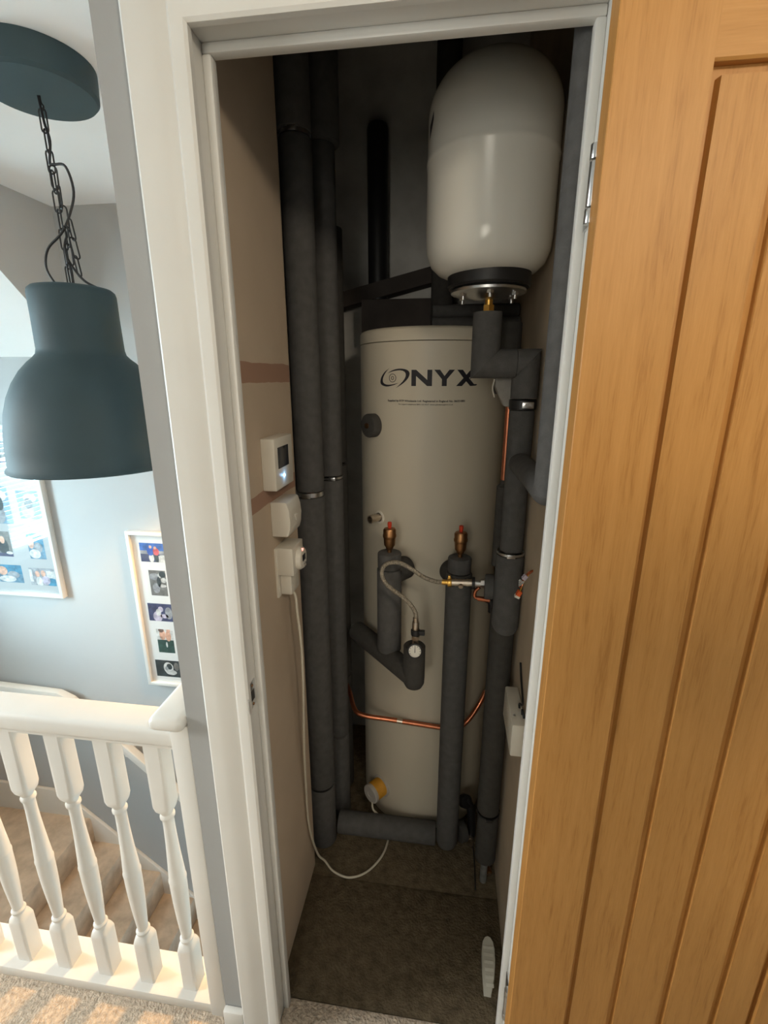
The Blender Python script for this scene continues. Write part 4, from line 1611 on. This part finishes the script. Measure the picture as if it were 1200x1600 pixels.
# junction box on the right wall
jb = thing('junction_box', (0.545, 0.27, 0.69), 'white junction box low on the right wall beside the lagged pipe', 'junction box')
bm = B()
box(bm, 0.5285, 0.5615, 0.200, 0.345, 0.694, 0.780, 0.004)
obj('box', bm, M['plastic'], jb)
bm = B()
lathe(bm, [(0.003, 0), (0.003, 0.001), (0, 0.0012)], (0.5375, 0.235, 0.7800), (0, 0, 1), 12)
obj('cover_screw', bm, M['steel'], jb)
bm = B()
tube(bm, [(0.553, 0.262, 0.778), (0.552, 0.262, 0.792), (0.556, 0.245, 0.806), (0.5585, 0.30, 0.83), (0.5585, 0.33, 0.86)], 0.0025, 8)
tube(bm, [(0.556, 0.240, 0.778), (0.554, 0.235, 0.796), (0.557, 0.22, 0.785)], 0.0025, 8)
obj('cable_tail', bm, M['black'], jb)

# loose wires with connectors
lw = thing('loose_wires', (0.54, 0.30, 1.06), 'bunch of cut brown wires with orange and white connectors, right side', 'wires')
bm = B()
for k in range(4):
    o1 = Vector((random.uniform(-.002, .002), random.uniform(-.004, .004), random.uniform(-.004, .004)))
    tube(bm, [Vector((0.5635, 0.30, 1.120)), Vector((0.553, 0.296, 1.116)) + o1, Vector((0.545, 0.294, 1.104)) - o1, Vector((0.539, 0.294, 1.092)) + o1 * 2, Vector((0.5355, 0.294, 1.078))], 0.0016, 8, 5)
obj('brown_cores', bm, M['copper'], lw)
bm = B()
tube(bm, [(0.552, 0.292, 1.111), (0.545, 0.290, 1.100), (0.540, 0.290, 1.086), (0.5345, 0.290, 1.066)], 0.0014, 8)
obj('yellow_core', bm, M['yellow'], lw)
bm = B()
r0 = bmesh.ops.create_cube(bm, size=1, matrix=Matrix.Translation((0.5435, 0.291, 1.1055)) @ Matrix.Rotation(R(35), 4, 'Y') @ Matrix.Diagonal((0.009, 0.010, 0.012, 1)))
tag(obj('lilac_connector', bm, M['p_lilac'], lw), 'small lilac connector')
bm = B()
bmesh.ops.create_cube(bm, size=1, matrix=Matrix.Translation((0.5335, 0.290, 1.0655)) @ Matrix.Rotation(R(25), 4, 'Y') @ Matrix.Diagonal((0.0095, 0.010, 0.012, 1)))
tag(obj('orange_connector', bm, M['orange'], lw), 'orange lever connector')
bm = B()
bmesh.ops.create_cube(bm, size=1, matrix=Matrix.Translation((0.5300, 0.290, 1.0575)) @ Matrix.Rotation(R(25), 4, 'Y') @ Matrix.Diagonal((0.0115, 0.010, 0.0055, 1)))
tag(obj('white_connector', bm, M['dial'], lw), 'white connector base')
bm = B()
for k in range(4):
    tube(bm, [(0.537 + k * .002, 0.289, 1.096), (0.533 + k * .002, 0.287, 1.100 - k * .003), (0.5305, 0.286, 1.097 - k * .004)], 0.0013, 8)
obj('bared_ends', bm, M['p_light'], lw)

# door wedge on the floor
dw = thing('door_wedge', (0.522, 0.19, 0.0), 'off-white ridged door wedge lying on the floor by the right jamb', 'door wedge')
bm = B()
ol = [(0.5045, 0.1290), (0.5225, 0.1285), (0.5345, 0.165), (0.5405, 0.205), (0.5405, 0.228), (0.537, 0.244), (0.530, 0.253), (0.522, 0.255), (0.514, 0.252), (0.507, 0.242), (0.504, 0.222), (0.503, 0.180)]
lo2, hi2 = [], []
for (x_, y_) in ol:
    lo2.append(bm.verts.new((x_, y_, 0.0005)))
    hi2.append(bm.verts.new((x_ + (0.521 - x_) * 0.08, y_ + (0.19 - y_) * 0.02, 0.004 + 0.020 * (y_ - 0.128) / 0.127)))
n_ = len(ol)
bm.faces.new(lo2[::-1])
bm.faces.new(hi2)
for i in range(n_):
    j = (i + 1) % n_
    bm.faces.new((lo2[i], lo2[j], hi2[j], hi2[i]))
obj('wedge_body', bm, M['wedge'], dw)
for i in range(6):
    y_ = 0.150 + i * 0.0155
    z_ = 0.004 + 0.020 * (y_ - 0.128) / 0.127
    bm = B()
    wv = 0.010 + 0.0035 * i / 5
    prism(bm, [(y_ - .004, z_ - .001), (y_ + .004, z_ + .0005), (y_ + .003, z_ + .0025)], 'x', 0.5215 - wv, 0.5215 + wv)
    obj('ridge', bm, M['wedge'], dw)

# ------------------------------------------------------------------ the photographer, standing just out of shot
per = thing('person', (0.90, -0.86, 0.0), 'person in dark clothes standing on the landing, one arm reaching out with a phone', 'person')


def skin(name, verts, edges, m, parent, sub=2):
    me = bpy.data.meshes.new(name)
    base = parent.location if parent.parent is None else parent.parent.location
    me.from_pydata([Vector(v[:3]) - base for v in verts], edges, [])
    o = bpy.data.objects.new(name, me)
    COL.objects.link(o)
    k = o.modifiers.new('skin', 'SKIN')
    k.use_smooth_shade = True
    for i, v in enumerate(verts):
        rx = v[3]
        ry = v[4] if len(v) > 4 else v[3]
        me.skin_vertices[0].data[i].radius = (rx, ry)
    me.skin_vertices[0].data[0].use_root = True
    sb = o.modifiers.new('sub', 'SUBSURF')
    sb.levels = sb.render_levels = sub
    bpy.context.view_layer.update()
    dg = bpy.context.evaluated_depsgraph_get()
    me2 = bpy.data.meshes.new_from_object(o.evaluated_get(dg))
    bpy.data.objects.remove(o)
    me2.materials.clear()
    me2.materials.append(m)
    for p in me2.polygons:
        p.use_smooth = True
    me2.name = name
    o = bpy.data.objects.new(name, me2)
    COL.objects.link(o)
    o.parent = parent
    return o


HX, HY = 0.90, -0.86
HK = 1.07
V = [(HX, HY, 0.92, .15, .11),                                   # 0 pelvis
     (HX, HY, 1.12, .14, .10), (HX, HY + .01, 1.28, .165, .115), (HX, HY + .01, 1.37, .12, .085), (HX, HY + .015, 1.43, .055), (HX, HY + .04, 1.49, .065, .075), (HX, HY + .05, 1.565, .078, .095), (HX, HY + .04, 1.625, .055, .07),  # 1-7 spine, neck, head
     (HX - .16, HY + .01, 1.345, .062), (HX - .34, HY + .03, 1.22, .048), (HX - .47, HY + .07, 1.29, .040), (HX - .505, HY + .095, 1.335, .028),   # 8-11 left arm reaching
     (HX + .17, HY + .01, 1.345, .062), (HX + .24, HY - .03, 1.08, .048), (HX + .25, HY - .02, .93, .038), (HX + .25, HY - .01, .82, .028),     # 12-15 right arm
     (HX - .09, HY, .84, .092), (HX - .10, HY + .02, .48, .064), (HX - .10, HY - .02, .10, .045), (HX - .105, HY + .02, .045, .042), (HX - .11, HY + .13, .032, .032),
     (HX + .09, HY, .84, .092), (HX + .10, HY + .02, .48, .064), (HX + .10, HY - .02, .10, .045), (HX + .105, HY + .02, .045, .042), (HX + .11, HY + .13, .032, .032)]
Ed = [(0, 1), (1, 2), (2, 3), (3, 4), (4, 5), (5, 6), (6, 7), (2, 8), (8, 9), (9, 10), (10, 11), (2, 12), (12, 13), (13, 14), (14, 15), (0, 16), (16, 17), (17, 18), (18, 19), (19, 20), (0, 21), (21, 22), (22, 23), (23, 24), (24, 25)]
V = [(v[0], v[1], v[2] * HK) + v[3:] for v in V]
body = skin('body', V, Ed, M['p_navy'], per)
# face, hair and hands
bm = B()
fy = HY + .05
lathe(bm, [(0.0, -0.115), (0.035, -0.108), (0.058, -0.085), (0.068, -0.05), (0.074, 0.0), (0.075, 0.04), (0.066, 0.078), (0.04, 0.102), (0.0, 0.11)], (HX, fy + .012, 1.685), (0, 0, 1), 28, scale=(1.0, 1.22))
lathe(bm, [(0.0, -0.012), (0.012, -0.010), (0.010, 0.010), (0.004, 0.034), (0, 0.04)], (HX, fy + .100, 1.665), (0, -0.15, 1), 12)
for sx in (-1, 1):
    lathe(bm, [(0.0, -0.03), (0.016, -0.02), (0.020, 0.005), (0.012, 0.03), (0, 0.034)], (HX + sx * .078, fy + .0, 1.675), (sx * .15, 0, 1), 12, scale=(0.5, 1))
obj('head', bm, M['p_skin'], per)
bm = B()
lathe(bm, [(0.079, 0.0), (0.083, 0.035), (0.074, 0.085), (0.045, 0.112), (0.0, 0.12)], (HX, fy - .004, 1.685), (0, 0.0, 1), 28, scale=(1.0, 1.2))
lathe(bm, [(0.0, -0.06), (0.06, -0.05), (0.078, 0.0), (0.07, 0.06), (0, 0.09)], (HX, fy - .022, 1.675), (0, 0, 1), 24, scale=(1.0, 1.0))
obj('hair', bm, M['p_brown'], per)


def hand(name, c, fwd, up, side):
    fwd, up = Vector(fwd).normalized(), Vector(up).normalized()
    lat = fwd.cross(up).normalized() * side
    bm = B()
    c = Vector(c)
    tube(bm, [c - fwd * .03, c, c + fwd * .03, c + fwd * .055], lambda t: .024 + .008 * math.sin(t * PI), 14)
    for k, (L_, off) in enumerate(((.060, -.027), (.072, -.009), (.068, .009), (.052, .026))):
        b0 = c + fwd * .045 + lat * off
        tube(bm, [b0, b0 + fwd * L_ * .5 - up * .006, b0 + fwd * L_ * .85 - up * .022, b0 + fwd * L_ * .95 - up * .036], .0085, 10)
    b0 = c + fwd * .0 - lat * .028
    tube(bm, [b0, b0 + fwd * .03 - lat * .018 - up * .006, b0 + fwd * .055 - lat * .020 - up * .016], .0098, 10)
    return obj(name, bm, M['p_skin'], per)


hand('hand', (HX - .50, HY + .075, 1.415), (-.1, .0, 1), (.5, -.8, 0), 1)
hand('hand', (HX + .25, HY - .005, .80 * HK), (0, .1, -.9), (0, 1, .1), -1)
ph = thing('phone', (0.345, -0.742, 1.50), 'black phone held up in the hand of the person on the landing', 'phone')
bm = B()
box(bm, 0.310, 0.384, -0.748, -0.740, 1.415, 1.570, 0.004)
obj('phone_case', bm, M['black'], ph)
